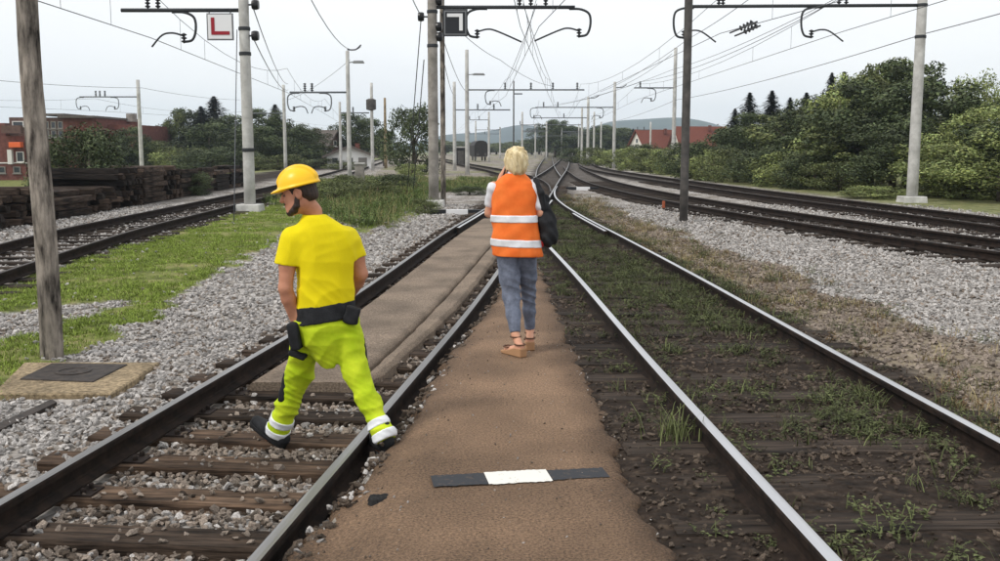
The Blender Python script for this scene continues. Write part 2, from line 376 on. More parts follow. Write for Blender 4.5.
def path_z(x, y):
    return .014-.094*ss(-.42, -.82, np.asarray(x)-np.maximum(0, (np.asarray(y)-5)*.085))*(1-ss(13, 20, y))
def strip(name, ys, xl, xr, zf, mats, th=.12, nseg=24, kind='structure', parent=None, jag=0.0, seed=0):
    """ribbon of paving with thickness and uneven edges"""
    V = []; F = []; n = nseg+1
    for i, y in enumerate(ys):
        a = xl(y)+jag*(vnoise(y, seed, 4.5, seed)-.5)+.7*jag*(vnoise(y, seed, 13., seed+4)-.5)+.4*jag*(vnoise(y, seed, 31., seed+6)-.5)
        b = xr(y)+jag*(vnoise(y, seed+3, 4.5, seed+9)-.5)+.7*jag*(vnoise(y, seed, 13., seed+5)-.5)+.4*jag*(vnoise(y, seed, 31., seed+7)-.5)
        for j in range(n):
            t = j/nseg; x = a+(b-a)*t; e = min(t, 1-t)*(b-a)
            V.append((x, y, float(zf(x, y))+.006*(vnoise(x, y, 3., 5)-.5)-.035*max(0, 1-e/.045)**1.3))
        V.append((b+.02, y, float(zf(b, y))-th)); V.append((a-.02, y, float(zf(a, y))-th))
    m = n+2
    for i in range(len(ys)-1):
        for j in range(m):
            F.append((i*m+j, i*m+(j+1) % m, (i+1)*m+(j+1) % m, (i+1)*m+j))
    b = MB(); b.add(V, F); b.add([V[j] for j in range(m)], [tuple(range(m-1, -1, -1))]); b.add([V[(len(ys)-1)*m+j] for j in range(m)], [tuple(range(m))])
    o = b.build(name, mats, parent, smooth=False); me = o.data
    me.polygons.foreach_set('use_smooth', [p.normal.z > .5 for p in me.polygons])
    if kind: o['kind'] = kind
    return o
po = strip('path', list(np.arange(2.2, 19.2, .045)), PL, PR, path_z, 'asphalt', jag=.085, seed=3, nseg=56)
def stain(o):        # trodden-in soil and oil along the edges of the paving
    me = o.data; V = np.empty(len(me.vertices)*3, np.float32); me.vertices.foreach_get('co', V); V = V.reshape(-1, 3); x, y = V[:, 0], V[:, 1]
    er = PR(y)-x+(fb(x, y, 1.6, 41)-.5)*.3; el = x-PL(y)+(fb(x, y, 1.6, 47)-.5)*.25
    t = np.clip(.50+.5*ss(.0, .30, er), 0, 1)*np.clip(.62+.38*ss(0, .22, el), 0, 1)*(.82+.18*ss(.42, .56, fb(x, y, .9, 52)))
    red = .5+.5*t
    a = me.color_attributes.new('tone', 'FLOAT_COLOR', 'POINT'); a.data.foreach_set('color', np.stack([t, t*(.92+.08*red), t*(.86+.14*red), np.ones_like(t)], -1).astype(np.float32).ravel())
stain(po)
INF0, INF1 = 7.75, 24.0
def inf_z(x, y): return gL(y)+.16-.085
IL = lambda y: TA(y)-.75+.16
IR = lambda y: TA(y)+.75-.26-.10*ss(12, 8, y)-.45*ss(8.5, 7.7, y)**2*.3
# the infill has two slabs with a dark joint between them
MIDX = lambda y: TA(y)+.24
strip('pavement', list(np.arange(INF0, INF1, .12)), IL, lambda y: MIDX(y)-.012, inf_z, 'asphalt_pale', jag=.012, seed=11)
strip('pavement', list(np.arange(INF0+.1, INF1, .12)), lambda y: MIDX(y)+.012, IR, lambda x, y: inf_z(x, y)-.012, 'asphalt_pale', jag=.02, seed=21)

def ground_marking():
    a = atz(432, 481, .019); b = atz(606, 472, .019)
    root = thing('painted_marker', 'dark strip with white middle block painted across the asphalt path', 'marking', ((a[0]+b[0])/2, (a[1]+b[1])/2, .014))
    d = Vector((b[0]-a[0], b[1]-a[1], 0)); Ln = d.length; ang = math.atan2(d.y, d.x); R = rotz(ang)
    for nm, t0, t1, mt, wd in (('dark_block', 0, .305, 'paint_dark', .185), ('white_block', .307, .668, 'paint_white', .2), ('dark_block', .67, 1, 'paint_dark', .165)):
        m = MB(); n = 26
        V = []; F = []
        for i in range(n+1):
            t = t0+(t1-t0)*i/n; p = R @ Vector(((t-.5)*Ln, 0, 0))
            for s_ in (-1, 1):
                q = p+R @ Vector((0, s_*(wd/2+random.uniform(-.009, .003)), 0))
                V.append((q.x, q.y, float(path_z(q.x+root.location.x, q.y+root.location.y))-.014+.006))
        for i in range(n): F.append((2*i, 2*i+2, 2*i+3, 2*i+1))
        m.add(V, F); m.build(nm, mt, root)
ground_marking()
q = atz(377, 500, -.03)
hb = MB()  # black lump added in place of a small dark hole in the path
for i in range(9):
    hb.lathe([(.0, -.02), (.03+.012*random.random(), -.012), (.02, .012), (.004, .018)], (q[0]+random.uniform(-.035,.035), q[1]+random.uniform(-.035,.035), float(path_z(q[0],q[1]))+.006), 7)
ho = hb.build('hole_lump', 'hole_black'); tag(ho, 'small black lump standing in for a dark hole in the asphalt path beside the rail', 'dark lump')

# ------------------------------------------------------------------ railway tracks
HW = [(-.0625,0),(-.0625,.013),(-.015,.030),(-.009,.045),(-.009,.098),(-.034,.112),(-.035,.142),(-.029,.152),(-.012,.156)]
PROF = HW+[(-x, z) for x, z in reversed(HW)]
def rail_mesh(name, fn, off, ys, zf, parent, loc, head):
    V = []; F = []; M = []; n = len(PROF)
    for i, y in enumerate(ys):
        dx = float(fn(y+.05)-fn(y-.05))/.1; L_ = math.hypot(1, dx); nx, ny = 1/L_, -dx/L_
        cx, cy = float(fn(y))+off*nx, y+off*ny
        for px_, pz in PROF: V.append((cx+px_*nx-loc[0], cy+px_*ny-loc[1], float(zf(y))+pz+.008-loc[2]))
    for i in range(len(ys)-1):
        for j in range(n):
            k = (j+1) % n; F.append((i*n+j, (i+1)*n+j, (i+1)*n+k, i*n+k)); M.append(1 if PROF[j][1] > .15 and PROF[k][1] > .15 else 0)
    F.append(tuple(range(n))); M.append(0); F.append(tuple((len(ys)-1)*n+j for j in range(n-1, -1, -1))); M.append(0)
    b = MB(); b.v = V; b.f = F; b.m = M; b.n = len(V)
    return b.build(name, ['rail_side', head], parent)
def sleeper_proto(seed, mt):
    r = random.Random(seed); b = MB(); b.box((0,0,-.08), (2.5, .245, .16), None)
    o = b.build('sleeper_source', mt, bevel=.012); me = o.data
    for v in me.vertices:
        v.co.x += r.uniform(-.02, .02); v.co.y += r.uniform(-.008, .008); v.co.z += r.uniform(-.005, .005)
    bpy.data.objects.remove(o); return me
SL = {k: [sleeper_proto(i, k) for i in range(3)] for k in ('sleeper_wood', 'sleeper_wood_pale', 'sleeper_dark')}
pb = MB(); pb.box((0,0,.004), (.34,.16,.012)); 
for sx in (-.11, .11):
    for sy in (-.045, .045): pb.lathe([(.017,.01),(.017,.032),(.011,.04)], (sx,sy,0), 6)
po_ = pb.build('plate_source', 'fastening'); PLATE = po_.data; bpy.data.objects.remove(po_)
def track(label, fn, y0, y1, zf, sl_y=(0,0), wood='sleeper_wood', spacing=.58, head='rail_head', step=.5, plates=0, dz=0, drop=0.0, pale=(), skip=()):
    loc = (float(fn(y0)), y0, float(zf(y0)))
    root = thing('railway_track', label, 'railway track', loc)
    ys = list(np.arange(y0, min(y1, 60), step))+([y for y in np.arange(60, y1, 4.0)] if y1 > 60 else [y1])
    for s_ in (-1, 1): rail_mesh('rail', fn, s_*.7525, ys, lambda y: zf(y)+dz, root, loc, head)
    y = sl_y[0]; i = 0
    while y < sl_y[1]:
        if not any(a < y < b_ for a, b_ in skip):
            dx = float(fn(y+.05)-fn(y-.05))/.1; k = 'sleeper_wood_pale' if i in pale else wood
            o = bpy.data.objects.new('sleeper', SL[k][i % 3]); COL.objects.link(o); o.parent = root
            o.location = (float(fn(y))-loc[0]+random.uniform(-.03,.03), y-loc[1], float(zf(y))-loc[2]+random.uniform(-.006,.004)-drop)
            o.rotation_euler = (0, 0, math.atan(-dx)*1+random.uniform(-.012,.012)+(math.pi if i % 2 else 0))
            if y < plates:
                for s_ in (-1, 1):
                    pl = bpy.data.objects.new('base_plate', PLATE); COL.objects.link(pl); pl.parent = o; pl.location = (s_*.7525, 0, drop)
        y += spacing*random.uniform(.97, 1.03); i += 1
    return root
zL = lambda y: float(gL(y)); z0 = lambda y: 0.0
def guard(root, fn, off, y0, y1, zf, dz=0):
    loc = tuple(root.location); rail_mesh('guard_rail', fn, off, list(np.arange(y0, y1, .4)), lambda y: zf(y)+dz-.006, root, loc, 'rail_head')
A_ = track('main track with brown timber sleepers that the worker in yellow is stepping over', TA, 2.0, 320, zL, (3.05, 48), 'sleeper_wood', .575, 'rail_head_worn', plates=12, pale=(4, 5, 6))
B_ = track('weed-grown siding with bright rails that joins beyond the woman in orange', TB, 1.5, 44, z0, (2.0, 38), 'sleeper_dark', .6, 'rail_head', plates=0, dz=-.028, drop=-.004)
guard(B_, TB, .655, 19.5, 25.5, z0, -.028); guard(A_, TA, -.655, 20, 25.5, zL); guard(A_, lambda y: TA(y)+.02*(y-29)*(y > 29), .84, 27, 31.5, z0, -.01)
track('track on pale gravel beside the dry grass strip and dark mast', TC, 8, 100, z0, (8, 55), 'sleeper_dark', .6, 'rail_head_dull', dz=-.008, drop=.012)
track('outermost track along the edge of the trees and bushes', TD, 7, 320, z0, (7, 55), 'sleeper_dark', .6, 'rail_head_dull', dz=-.012, drop=.012)
track('curving track beside the piled old timbers and the grass verge', TE, 7, 200, zL, (7, 60), 'sleeper_dark', .6, 'rail_head_dull', drop=.012)
track('track branching off to the far left behind the woman', TF, 38, 200, z0, (46, 70), 'sleeper_dark', .6, 'rail_head_dull', dz=-.016, drop=.012)
track('straight far track running between the distant mast rows', TG, 62, 320, z0, (0, 0), 'sleeper_dark', .6, 'rail_head_worn', dz=-.020, drop=.012)

# ------------------------------------------------------------------ scattered ground cover (geometry nodes instances)
def proto_coll(name, objs):
    c = bpy.data.collections.new(name)
    for o in objs: c.objects.link(o)
    return c
def scatter(name, label, pts, rot, scl, idx, coll):
    me = bpy.data.meshes.new(name); me.vertices.add(len(pts)); me.vertices.foreach_set('co', np.asarray(pts, np.float32).ravel())
    for n, t, a in (('rot', 'FLOAT_VECTOR', rot), ('scl', 'FLOAT_VECTOR', scl)):
        at_ = me.attributes.new(n, t, 'POINT'); at_.data.foreach_set('vector', np.asarray(a, np.float32).ravel())
    at_ = me.attributes.new('idx', 'INT', 'POINT'); at_.data.foreach_set('value', np.asarray(idx, np.int32))
    o = bpy.data.objects.new(name, me); COL.objects.link(o); tag(o, label, None, None, 'stuff')
    ng = bpy.data.node_groups.new(name, 'GeometryNodeTree'); ng.interface.new_socket('Geometry', in_out='INPUT', socket_type='NodeSocketGeometry'); ng.interface.new_socket('Geometry', in_out='OUTPUT', socket_type='NodeSocketGeometry')
    N = ng.nodes; gi = N.new('NodeGroupInput'); go = N.new('NodeGroupOutput'); ip = N.new('GeometryNodeInstanceOnPoints'); ci = N.new('GeometryNodeCollectionInfo')
    ci.inputs['Collection'].default_value = coll; ci.inputs['Separate Children'].default_value = True; ci.inputs['Reset Children'].default_value = True
    def na(n, dt):
        a = N.new('GeometryNodeInputNamedAttribute'); a.data_type = dt; a.inputs['Name'].default_value = n; return a.outputs['Attribute']
    lk = ng.links.new; lk(gi.outputs[0], ip.inputs['Points']); lk(ci.outputs[0], ip.inputs['Instance']); ip.inputs['Pick Instance'].default_value = True
    lk(na('idx', 'INT'), ip.inputs['Instance Index']); lk(na('scl', 'FLOAT_VECTOR'), ip.inputs['Scale'])
    e2r = N.new('FunctionNodeEulerToRotation'); lk(na('rot', 'FLOAT_VECTOR'), e2r.inputs[0]); lk(e2r.outputs[0], ip.inputs['Rotation'])
    lk(ip.outputs[0], go.inputs[0])
    md = o.modifiers.new('scatter', 'NODES'); md.node_group = ng; return o
def stone_mesh(seed, mt):
    r = np.random.default_rng(seed); P = r.normal(size=(15, 3)); P /= np.linalg.norm(P, axis=1)[:, None]; P *= r.uniform(.8, 1.1, (15, 1)); P *= np.array([1, .8, .62])*.5
    bm = bmesh.new(); [bm.verts.new(p) for p in P]; bmesh.ops.convex_hull(bm, input=bm.verts[:])
    for v in [v for v in bm.verts if not v.link_faces]: bm.verts.remove(v)
    me = bpy.data.meshes.new('stone'); bm.to_mesh(me); bm.free(); me.materials.append(MATS[mt]); return bpy.data.objects.new('stone', me)
STONES = proto_coll('stone_kinds', [stone_mesh(i, 'stone') for i in range(5)]+[stone_mesh(9+i, 'stone_brown') for i in range(5)]+[stone_mesh(20+i, 'stone_dark') for i in range(3)])
# collection children come back sorted by name: give them ordered names
for i, o in enumerate(STONES.objects): o.name = 'stone_%02d' % i
def sample(y0, y1, dens, xlo, xhi):
    area = (y1-y0)*(xhi-xlo); n = int(area*dens); x = rng.uniform(xlo, xhi, n); y = rng.uniform(y0, y1, n)
    m = np.abs(x) < y*.56+1.6
    return x[m], y[m]
def stones():
    X = []; Y = []; S = []
    for y0, y1, dn, lo, hi, sz in ((2.6, 7.5, 760, -6, 6.5, 1.0), (7.5, 12, 520, -8.5, 9, 1.05), (12, 20, 300, -12, 13, 1.15), (20, 32, 120, -13, 13.5, 1.4)):
        x, y = sample(y0, y1, dn, lo, hi); X.append(x); Y.append(y); S.append(rng.uniform(.034, .062, len(x))*sz)
    x = np.concatenate(X); y = np.concatenate(Y); s = np.concatenate(S)*rng.uniform(.7, 1.25, len(x))
    g, d, r = zones(x, y)
    p = np.clip(1-g*.99-d*.35-r*.40, 0, 1)
    p = np.where(d > .5, p*(.25+.75*ss(.35, .6, fb(x, y, 1.4, 6))), p); s = np.where(d > .5, s*rng.uniform(.35, .95, len(s)), s)
    sp = .05+.10*vnoise(y, x*0, 1.7, 31)*(y < 9); onpath = (x > PL(y)+sp) & (x < PR(y)-.03) & (y < 19); oninf = (y > INF0) & (y < INF1) & (np.abs(x-TA(y)) < .66) & (x < IR(y)) & (x > IL(y))
    p[onpath | oninf] = 0
    slab = inpoly(x, y, SLAB); p[slab] = 0
    k = rng.random(len(x)) < p
    # a few loose stones on the path edge
    x, y, s, g, d, r = x[k], y[k], s[k], g[k], d[k], r[k]
    # keep rail heads and most of the sleepers clear
    a = x-TA(y); b = x-TB(np.minimum(y, 44))
    near = (np.abs(np.abs(a)-.75) < .065) | ((np.abs(np.abs(b)-.75) < .065) & (y < 44))
    for t_ in (TC, TD, TE): near |= np.abs(np.abs(x-t_(y))-.75) < .06
    x, y, s, d, r, a, b = x[~near], y[~near], s[~near], d[~near], r[~near], a[~near], b[~near]
    onsl = np.zeros(len(x), bool)
    for ch in A_.children:
        if ch.name.startswith('sleeper'):
            cx = ch.location.x+A_.location.x; cy = ch.location.y+A_.location.y
            if cy > 16: continue
            an = ch.rotation_euler.z; dx = x-cx; dy = y-cy; u = dx*math.cos(an)+dy*math.sin(an); v = -dx*math.sin(an)+dy*math.cos(an)
            onsl |= (np.abs(u) < 1.24) & (np.abs(v) < .10)
    keep = ~onsl | (rng.random(len(x)) < .13)
    x, y, s, d, r, a, b, onsl = [q[keep] for q in (x, y, s, d, r, a, b, onsl)]
    z = gz(x, y)+s*.16
    z = np.where(onsl, ref(x, y)+s*.2, z)
    z = np.where((x > PL(y)-.04) & (x < PR(y)+.05) & (y < 19), np.maximum(z, path_z(x, y)-.03+s*.15), z)
    z = np.where((np.abs(a) < 1.15) & ~onsl, z+.012, z)
    u = rng.random(len(x)); idx = rng.integers(0, 5, len(x))
    inA = (np.abs(a) < .75); edge = (a > .75) & (a < 1.15)
    idx = np.where((inA & (u < .75)) | ((np.abs(a) < 1.4) & (u < .35)) | (u < .12) | (r > .4), 5+rng.integers(0, 5, len(x)), idx)
    idx = np.where((edge & (u < .85)) | (d > .4) | (inA & (u > .86)), 10+rng.integers(0, 3, len(x)), idx)
    sc = np.stack([s*rng.uniform(.85, 1.25, len(s)), s*rng.uniform(.8, 1.1, len(s)), s*rng.uniform(.8, 1.2, len(s))], -1)
    rot = rng.uniform(0, 6.28, (len(s), 3)); rot[:, :2] = rng.normal(0, .5, (len(s), 2))
    nx_ = 900; gy = rng.uniform(2.8, 15, nx_)**1.0; gx = PL(gy)+(PR(gy)-PL(gy))*rng.beta(.55, .55, nx_); gs = rng.uniform(.006, .02, nx_); gzz = path_z(gx, gy)+gs*.1
    x = np.concatenate([x, gx]); y = np.concatenate([y, gy]); z = np.concatenate([z, gzz]); sc = np.concatenate([sc, np.stack([gs]*3, -1)]); rot = np.concatenate([rot, rng.uniform(0, 6.28, (nx_, 3))]); idx = np.concatenate([idx, rng.choice([0, 5, 6, 7, 10, 11], nx_)])
    scatter('ballast', 'loose angular track ballast stones', np.stack([x, y, z], -1), rot, sc, idx, STONES)
SLAB = gpix([(0,397),(28,366),(70,360),(162,366),(118,398),(60,403)])

def blades(seed, n, h, spread, width, lean, mt, tones, leafy=0):
    r = np.random.default_rng(seed); V = []; F = []; T = []
    for i in range(n):
        b = r.normal(0, spread, 2); ang = r.uniform(0, 6.28); ln = r.uniform(.2, 1)*lean; hh = h*r.uniform(.45, 1.1); wd = width*r.uniform(.7, 1.3)
        d = np.array([math.cos(ang), math.sin(ang)]); s = np.array([-d[1], d[0]]); o = len(V); t = tones[0]+(tones[1]-tones[0])*r.random()
        for k, (hz, ww) in enumerate(((0, 1), (.5, .85), (.85, .5))):
            c = b+d*ln*hh*hz**1.8
            for sg in (-1, 1): V.append((c[0]+s[0]*wd*ww*sg/2, c[1]+s[1]*wd*ww*sg/2, hh*hz))
        c = b+d*ln*hh; V.append((c[0], c[1], hh*(1-.3*ln)))
        F += [(o,o+1,o+3), (o,o+3,o+2), (o+2,o+3,o+5), (o+2,o+5,o+4), (o+4,o+5,o+6)]; T += [(t,t,t*.95,1)]*7
        for q in range(leafy):
            hz = r.uniform(.25, .95); c = b+d*ln*hh*hz**1.8; a2 = r.uniform(0, 6.28); L_ = h*r.uniform(.12, .26); e = np.array([math.cos(a2), math.sin(a2)]); f = np.array([-e[1], e[0]])*L_*.32
            o = len(V); zz = hh*hz; t2 = tones[0]+(tones[1]-tones[0])*r.random()
            V += [(c[0], c[1], zz), (c[0]+e[0]*L_*.5+f[0], c[1]+e[1]*L_*.5+f[1], zz+L_*.35), (c[0]+e[0]*L_, c[1]+e[1]*L_, zz+L_*.2), (c[0]+e[0]*L_*.5-f[0], c[1]+e[1]*L_*.5-f[1], zz+L_*.3)]
            F += [(o,o+1,o+2), (o,o+2,o+3)]; T += [(t2,t2,t2,1)]*4
    return np_mesh('tuft', V, F, mt, 'unlinked', tone=T)
def tufts(name, label, coll, x, y, s, hs, n):
    z = gz(x, y)-.005; k = len(x)
    rot = np.stack([rng.normal(0, .1, k), rng.normal(0, .1, k), rng.uniform(0, 6.28, k)], -1)
    scatter(name, label, np.stack([x, y, z], -1), rot, np.stack([s, s, s*hs], -1), rng.integers(0, n, k), coll)
def clear_rails(x, y):
    m = np.ones(len(x), bool)
    for t_, ym in ((TA, 400), (TB, 44), (TC, 100), (TD, 400), (TE, 400)): m &= ~((np.abs(np.abs(x-t_(np.minimum(y, ym)))-.75) < .07) & (y <= ym))
    m &= ~((x > PL(y)-.03) & (x < PR(y)+.02) & (y < 19.2))
    return m
def vegetation():
    G = proto_coll('grass_kinds', [blades(i, 16, .055, .05, .007, 1.0, 'grass_blade', (.5, 1.35)) for i in range(4)])
    for i, o in enumerate(G.objects): o.name = 'grass_tuft_%02d' % i
    X = []; Y = []
    for y0, y1, dn, lo, hi in ((7, 14, 260, -9, -1.2), (14, 22, 190, -12, -1), (22, 34, 90, -12, -1), (14, 60, 10, -40, -14)):
        x, y = sample(y0, y1, dn, lo, hi); X.append(x); Y.append(y)
    x = np.concatenate(X); y = np.concatenate(Y); g, d, r = zones(x, y)
    bare = ss(.34, .5, fb(x, y, .9, 12))
    k = (rng.random(len(x)) < g*(.08+.80*bare)) & clear_rails(x, y) & ~inpoly(x, y, SLAB); x, y = x[k], y[k]
    tufts('grass', 'short green grass of the verge beside the wooden pole', G, x, y, rng.uniform(.6, 1.25, len(x)), .85, 4)
    # taller weeds on the bank
    W = proto_coll('bank_kinds', [blades(30+i, 16, .24, .10, .009, .9, 'grass_bank', (.5, 1.35), 2) for i in range(3)]+[blades(40, 12, .32, .1, .007, .7, 'straw', (.6, 1.2))])
    for i, o in enumerate(W.objects): o.name = 'bank_tuft_%02d' % i
    x, y = sample(20, 60, 30, -11, 1); jx = x+(fb(x,y,.8,3)-.5)
    k = inpoly(jx, y, BANK) & (rng.random(len(x)) < .25+.75*ss(.4, .55, fb(x, y, .35, 15))); mid = (x < TA(y)-2.3) & (x > TE(y)+2.2) & (y > 42) & (fb(x, y, .3, 7) > .5)
    k |= mid; k &= clear_rails(x, y); x, y = x[k], y[k]
    tufts('bank_weeds', 'tall grey green weeds on the bank between the tracks', W, x, y, rng.uniform(.5, 1.35, len(x)), 1, 4)
    # weeds in siding
    Wd = proto_coll('weed_kinds', [blades(60+i, 9, .13, .06, .007, 1.0, 'weed_leaf', (.4, 1.35), 5) for i in range(4)]+[blades(70+i, 14, .16, .05, .006, 1.1, 'weed_leaf', (.6, 1.5)) for i in range(2)])
    for i, o in enumerate(Wd.objects): o.name = 'weed_tuft_%02d' % i
    x, y = sample(2.6, 36, 170, .2, 4.2)
    b = x-TB(np.minimum(y, 44)); dn = (.12+.88*ss(.40, .58, fb(x, y, .8, 21)))*np.where(np.abs(b) < .7, 1, .55)*np.where((b < -.75), .5, 1)*(1-ss(1.0, 1.6, b))
    dn = dn*np.where(b > .1, .75, .28+.5*ss(9, 12, y))
    k = (rng.random(len(x)) < dn) & clear_rails(x, y) & (b > -1.25); x, y = x[k], y[k]
    tufts('weeds', 'low dark weeds growing between the rails of the siding', Wd, x, y, rng.uniform(.35, 1.05, len(x)), .7, 6)
    # dry strip
    Dr = proto_coll('dry_kinds', [blades(80+i, 14, .17, .07, .006, 1.0, 'straw', (.5, 1.25)) for i in range(3)]+[blades(90+i, 9, .10, .06, .008, 1.0, 'rust_plant', (.5, 1.3), 4) for i in range(3)]+[blades(95, 12, .2, .06, .006, .7, 'weed_leaf', (.7, 1.3), 2)])
    for i, o in enumerate(Dr.objects): o.name = 'dry_tuft_%02d' % i
    x, y = sample(5, 40, 110, 2, 7); g, d, r = zones(x, y)
    k = (rng.random(len(x)) < r*(.10+.55*ss(.42, .62, fb(x, y, 1.1, 25)))) & clear_rails(x, y); x, y = x[k], y[k]
    tufts('dry_grass', 'withered brown grass strip beside the siding', Dr, x, y, rng.uniform(.35, .95, len(x)), .8, 7)
stones(); vegetation()
def spot(name, label, cat, x, y, protoargs, group):
    o = blades(*protoargs); COL.objects.link(o); o.name = name; o.location = (x, y, gz1(x, y)-.01); tag(o, label, cat, group); return o
a = atz(673, 440, 0); spot('grass_clump', 'fresh green grass clump beside the bright rail of the siding', 'grass', a[0], a[1], (301, 46, .26, .06, .007, .9, 'weed_leaf', (.9, 1.9)), None)

# ------------------------------------------------------------------ masts
def insul_prof(h=.34, r=.075, n=4):
    P = [(.02, 0)]
    for i in range(n):
        z = h*(i+.15)/n; P += [(.03, z), (r, z+h/n*.25), (r, z+h/n*.5), (.03, z+h/n*.75)]
    return P+[(.02, h)]
def curve_pts(P, n=6):
    P = [Vector(p) for p in P]; out = []
    for i in range(len(P)-1):
        a = P[max(i-1, 0)]; b = P[i]; c = P[i+1]; d = P[min(i+2, len(P)-1)]
        for k in range(n):
            t = k/n; out.append(.5*((2*b)+(c-a)*t+(2*a-5*b+4*c-d)*t*t+(3*b-a-3*c+d)*t**3))
    return out+[P[-1]]
def mast(label, x, y, h, rb, rt, mt='concrete', group=None, name='catenary_mast', seg=12, arms=(), lamp=None, bands=(), cat='mast', plinth=True, zb=None, bracket=None, lean=(0, 0)):
    z = gz1(x, y) if zb is None else zb
    root = thing(name, label, cat, (x, y, z), 0, group)
    m = MB(); m.tube([(lean[0]*t*h, lean[1]*t*h, -.3+t*(h+.3)) for t in np.linspace(0, 1, 7)], [rb+(rt-rb)*t for t in np.linspace(0, 1, 7)], seg); m.build('pole', mt, root, smooth=True)
    if plinth: b = MB(); b.box((0, 0, .06), (rb*4.2, rb*4.2, .3), taper=.92); b.build('plinth', 'concrete', root, bevel=.02)
    for bz in bands:
        b = MB(); r_ = rb+(rt-rb)*bz/h; b.lathe([(r_+.012, -.05), (r_+.02, -.03), (r_+.02, .03), (r_+.012, .05)], (0, 0, bz), 14); b.build('clamp_band', 'arm_steel', root)
    for a in arms:
        za = a['z']; x0, x1 = a['x']; am = a.get('mat', 'arm_steel'); th = a.get('r', .045)
        b = MB(); b.tube([(x0, 0, za), (x1, 0, za+a.get('rise', 0))], th, 8); b.build('arm', am, root, smooth=True)
        zr = lambda xx: za+a.get('rise', 0)*(xx-x0)/(x1-x0)
        for xi in a.get('ins', ()):
            b = MB(); b.lathe(insul_prof(a.get('ih', .36), a.get('ir', .075)), (xi, 0, zr(xi)+th), 10); b.build('insulator', 'insulator', root, smooth=False)
        for (xd, sgn, dl, st) in a.get('drops', ()):   # hanging bracket: position, side it bulges to, depth, steady arm reach
            b = MB(); P = [(xd-sgn*.55, 0, zr(xd)-.05), (xd-sgn*.2, 0, zr(xd)-.06), (xd+sgn*.06, 0, zr(xd)-.2), (xd+sgn*.10, 0, zr(xd)-dl*.6), (xd, 0, zr(xd)-dl*.93), (xd-sgn*.22, 0, zr(xd)-dl)]
            b.tube(curve_pts(P), .036, 8); b.build('drop_bracket', am, root, smooth=True)
            b = MB(); b.lathe(insul_prof(.28, .08, 3), (xd-sgn*.24, 0, zr(xd)-dl-.04), 10); b.build('insulator', 'insulator', root)
            if st:
                b = MB(); P = [(xd-sgn*.24, 0, zr(xd)-dl+.16), (xd-sgn*.55, 0, zr(xd)-dl+.24), (xd-sgn*.85, 0, zr(xd)-dl+.18), (xd-sgn*st, 0, zr(xd)-dl-.14)]
                b.tube(curve_pts(P), .026, 8); b.build('steady_arm', 'arm_steel', root, smooth=True)
    if lamp:
        zl, dx = lamp; b = MB(); b.tube([(0, 0, zl), (dx*.5, 0, zl+.05)], .03, 6); b.build('lamp_bracket', 'steel_galv', root)
        b = MB(); b.box((dx*.75, 0, zl+.04), (abs(dx)*.8, .25, .14), taper=.8); b.build('lamp_head', 'steel_galv', root, bevel=.02)
    if bracket:
        zb_, dx = bracket; b = MB(); b.tube(curve_pts([(0, 0, zb_), (dx*.6, 0, zb_), (dx, 0, zb_+.25)]), .04, 6); b.build('top_bracket', 'arm_steel', root)
    return root
def zof(px, py, y, base): return float(aty(px, py, y)[2])-base
def xo(px, y, x): return float((px-500)/1000*y)*1.0-x     # lateral offset of a pixel column at the distance y (near the horizon)
MROW = 'masts of the railway yard'

# wooden pole, leaning, roughly hewn
p0 = gpix([(52, 357)])[0]; tp = aty(28, 0, p0[1])
wz = gz1(*p0); root = thing('wooden_pole', 'weathered grey wooden pole standing by the concrete cover slab', 'pole', (p0[0], p0[1], wz))
m = MB(); n = 16; H_ = 6.5; k = 40; V = []; lx = (tp[0]-p0[0])/(tp[2]-wz)
for i in range(k+1):
    t = i/k; zz = -.2+t*(H_+.2); r0 = .103-.018*t
    for j in range(n):
        a = 2*math.pi*j/n; r_ = r0*(1+.07*(vnoise(math.cos(a)*2+5, math.sin(a)*2+zz*.4, 2.5, 3)-.5)+.05*math.sin(a*7+zz*.3)+.02*random.uniform(-1, 1)+.12*max(0, .25-zz)*1)
        V.append((lx*max(zz, 0)+r_*math.cos(a)+.015*math.sin(zz*1.7), r_*math.sin(a), zz))
m.add(V, [(i*n+j, i*n+(j+1) % n, (i+1)*n+(j+1) % n, (i+1)*n+j) for i in range(k) for j in range(n)]+[tuple(k*n+j for j in range(n))])
m.build('trunk', 'wood_pole', root, smooth=True)

# left mast with the L board
M2 = (-7.14, 28.6); z2 = gz1(*M2)
mast('pale concrete mast carrying the white board with a red L', *M2, 7.8, .168, .135, bands=[zof(245, 54, 28.6, z2), zof(245, 29, 28.6, z2), zof(248, 150, 28.6, z2)], group=MROW,
     arms=[dict(z=zof(200, 10.5, 28.6, z2), x=(-.1, xo(131, 28.6, -7.14)), r=.055, ins=[xo(157, 28.6, -7.14), xo(167, 28.6, -7.14)], drops=[(xo(199.5, 28.6, -7.14), 1, zof(200, 10.5, 28.6, z2)-zof(200, 42, 28.6, z2), 1.15)])])
for py in (5, 36):
    q = aty(251, py, 28.6); b = MB(); b.lathe([(.03, -.1), (.12, -.09), (.14, -.03), (.14, .03), (.12, .09), (.03, .1)], (0, 0, 0), 14, R=Matrix.Rotation(math.pi/2, 3, 'Y'))
    b.tube([(-.3, 0, 0), (.02, 0, 0)], .025, 6)
    o = b.build('disc_insulator', 'insulator', None, (q[0]+.12, q[1], q[2])); tag(o, 'round black insulator on the side of the mast with the red L board', 'insulator', 'insulators on the L board mast')
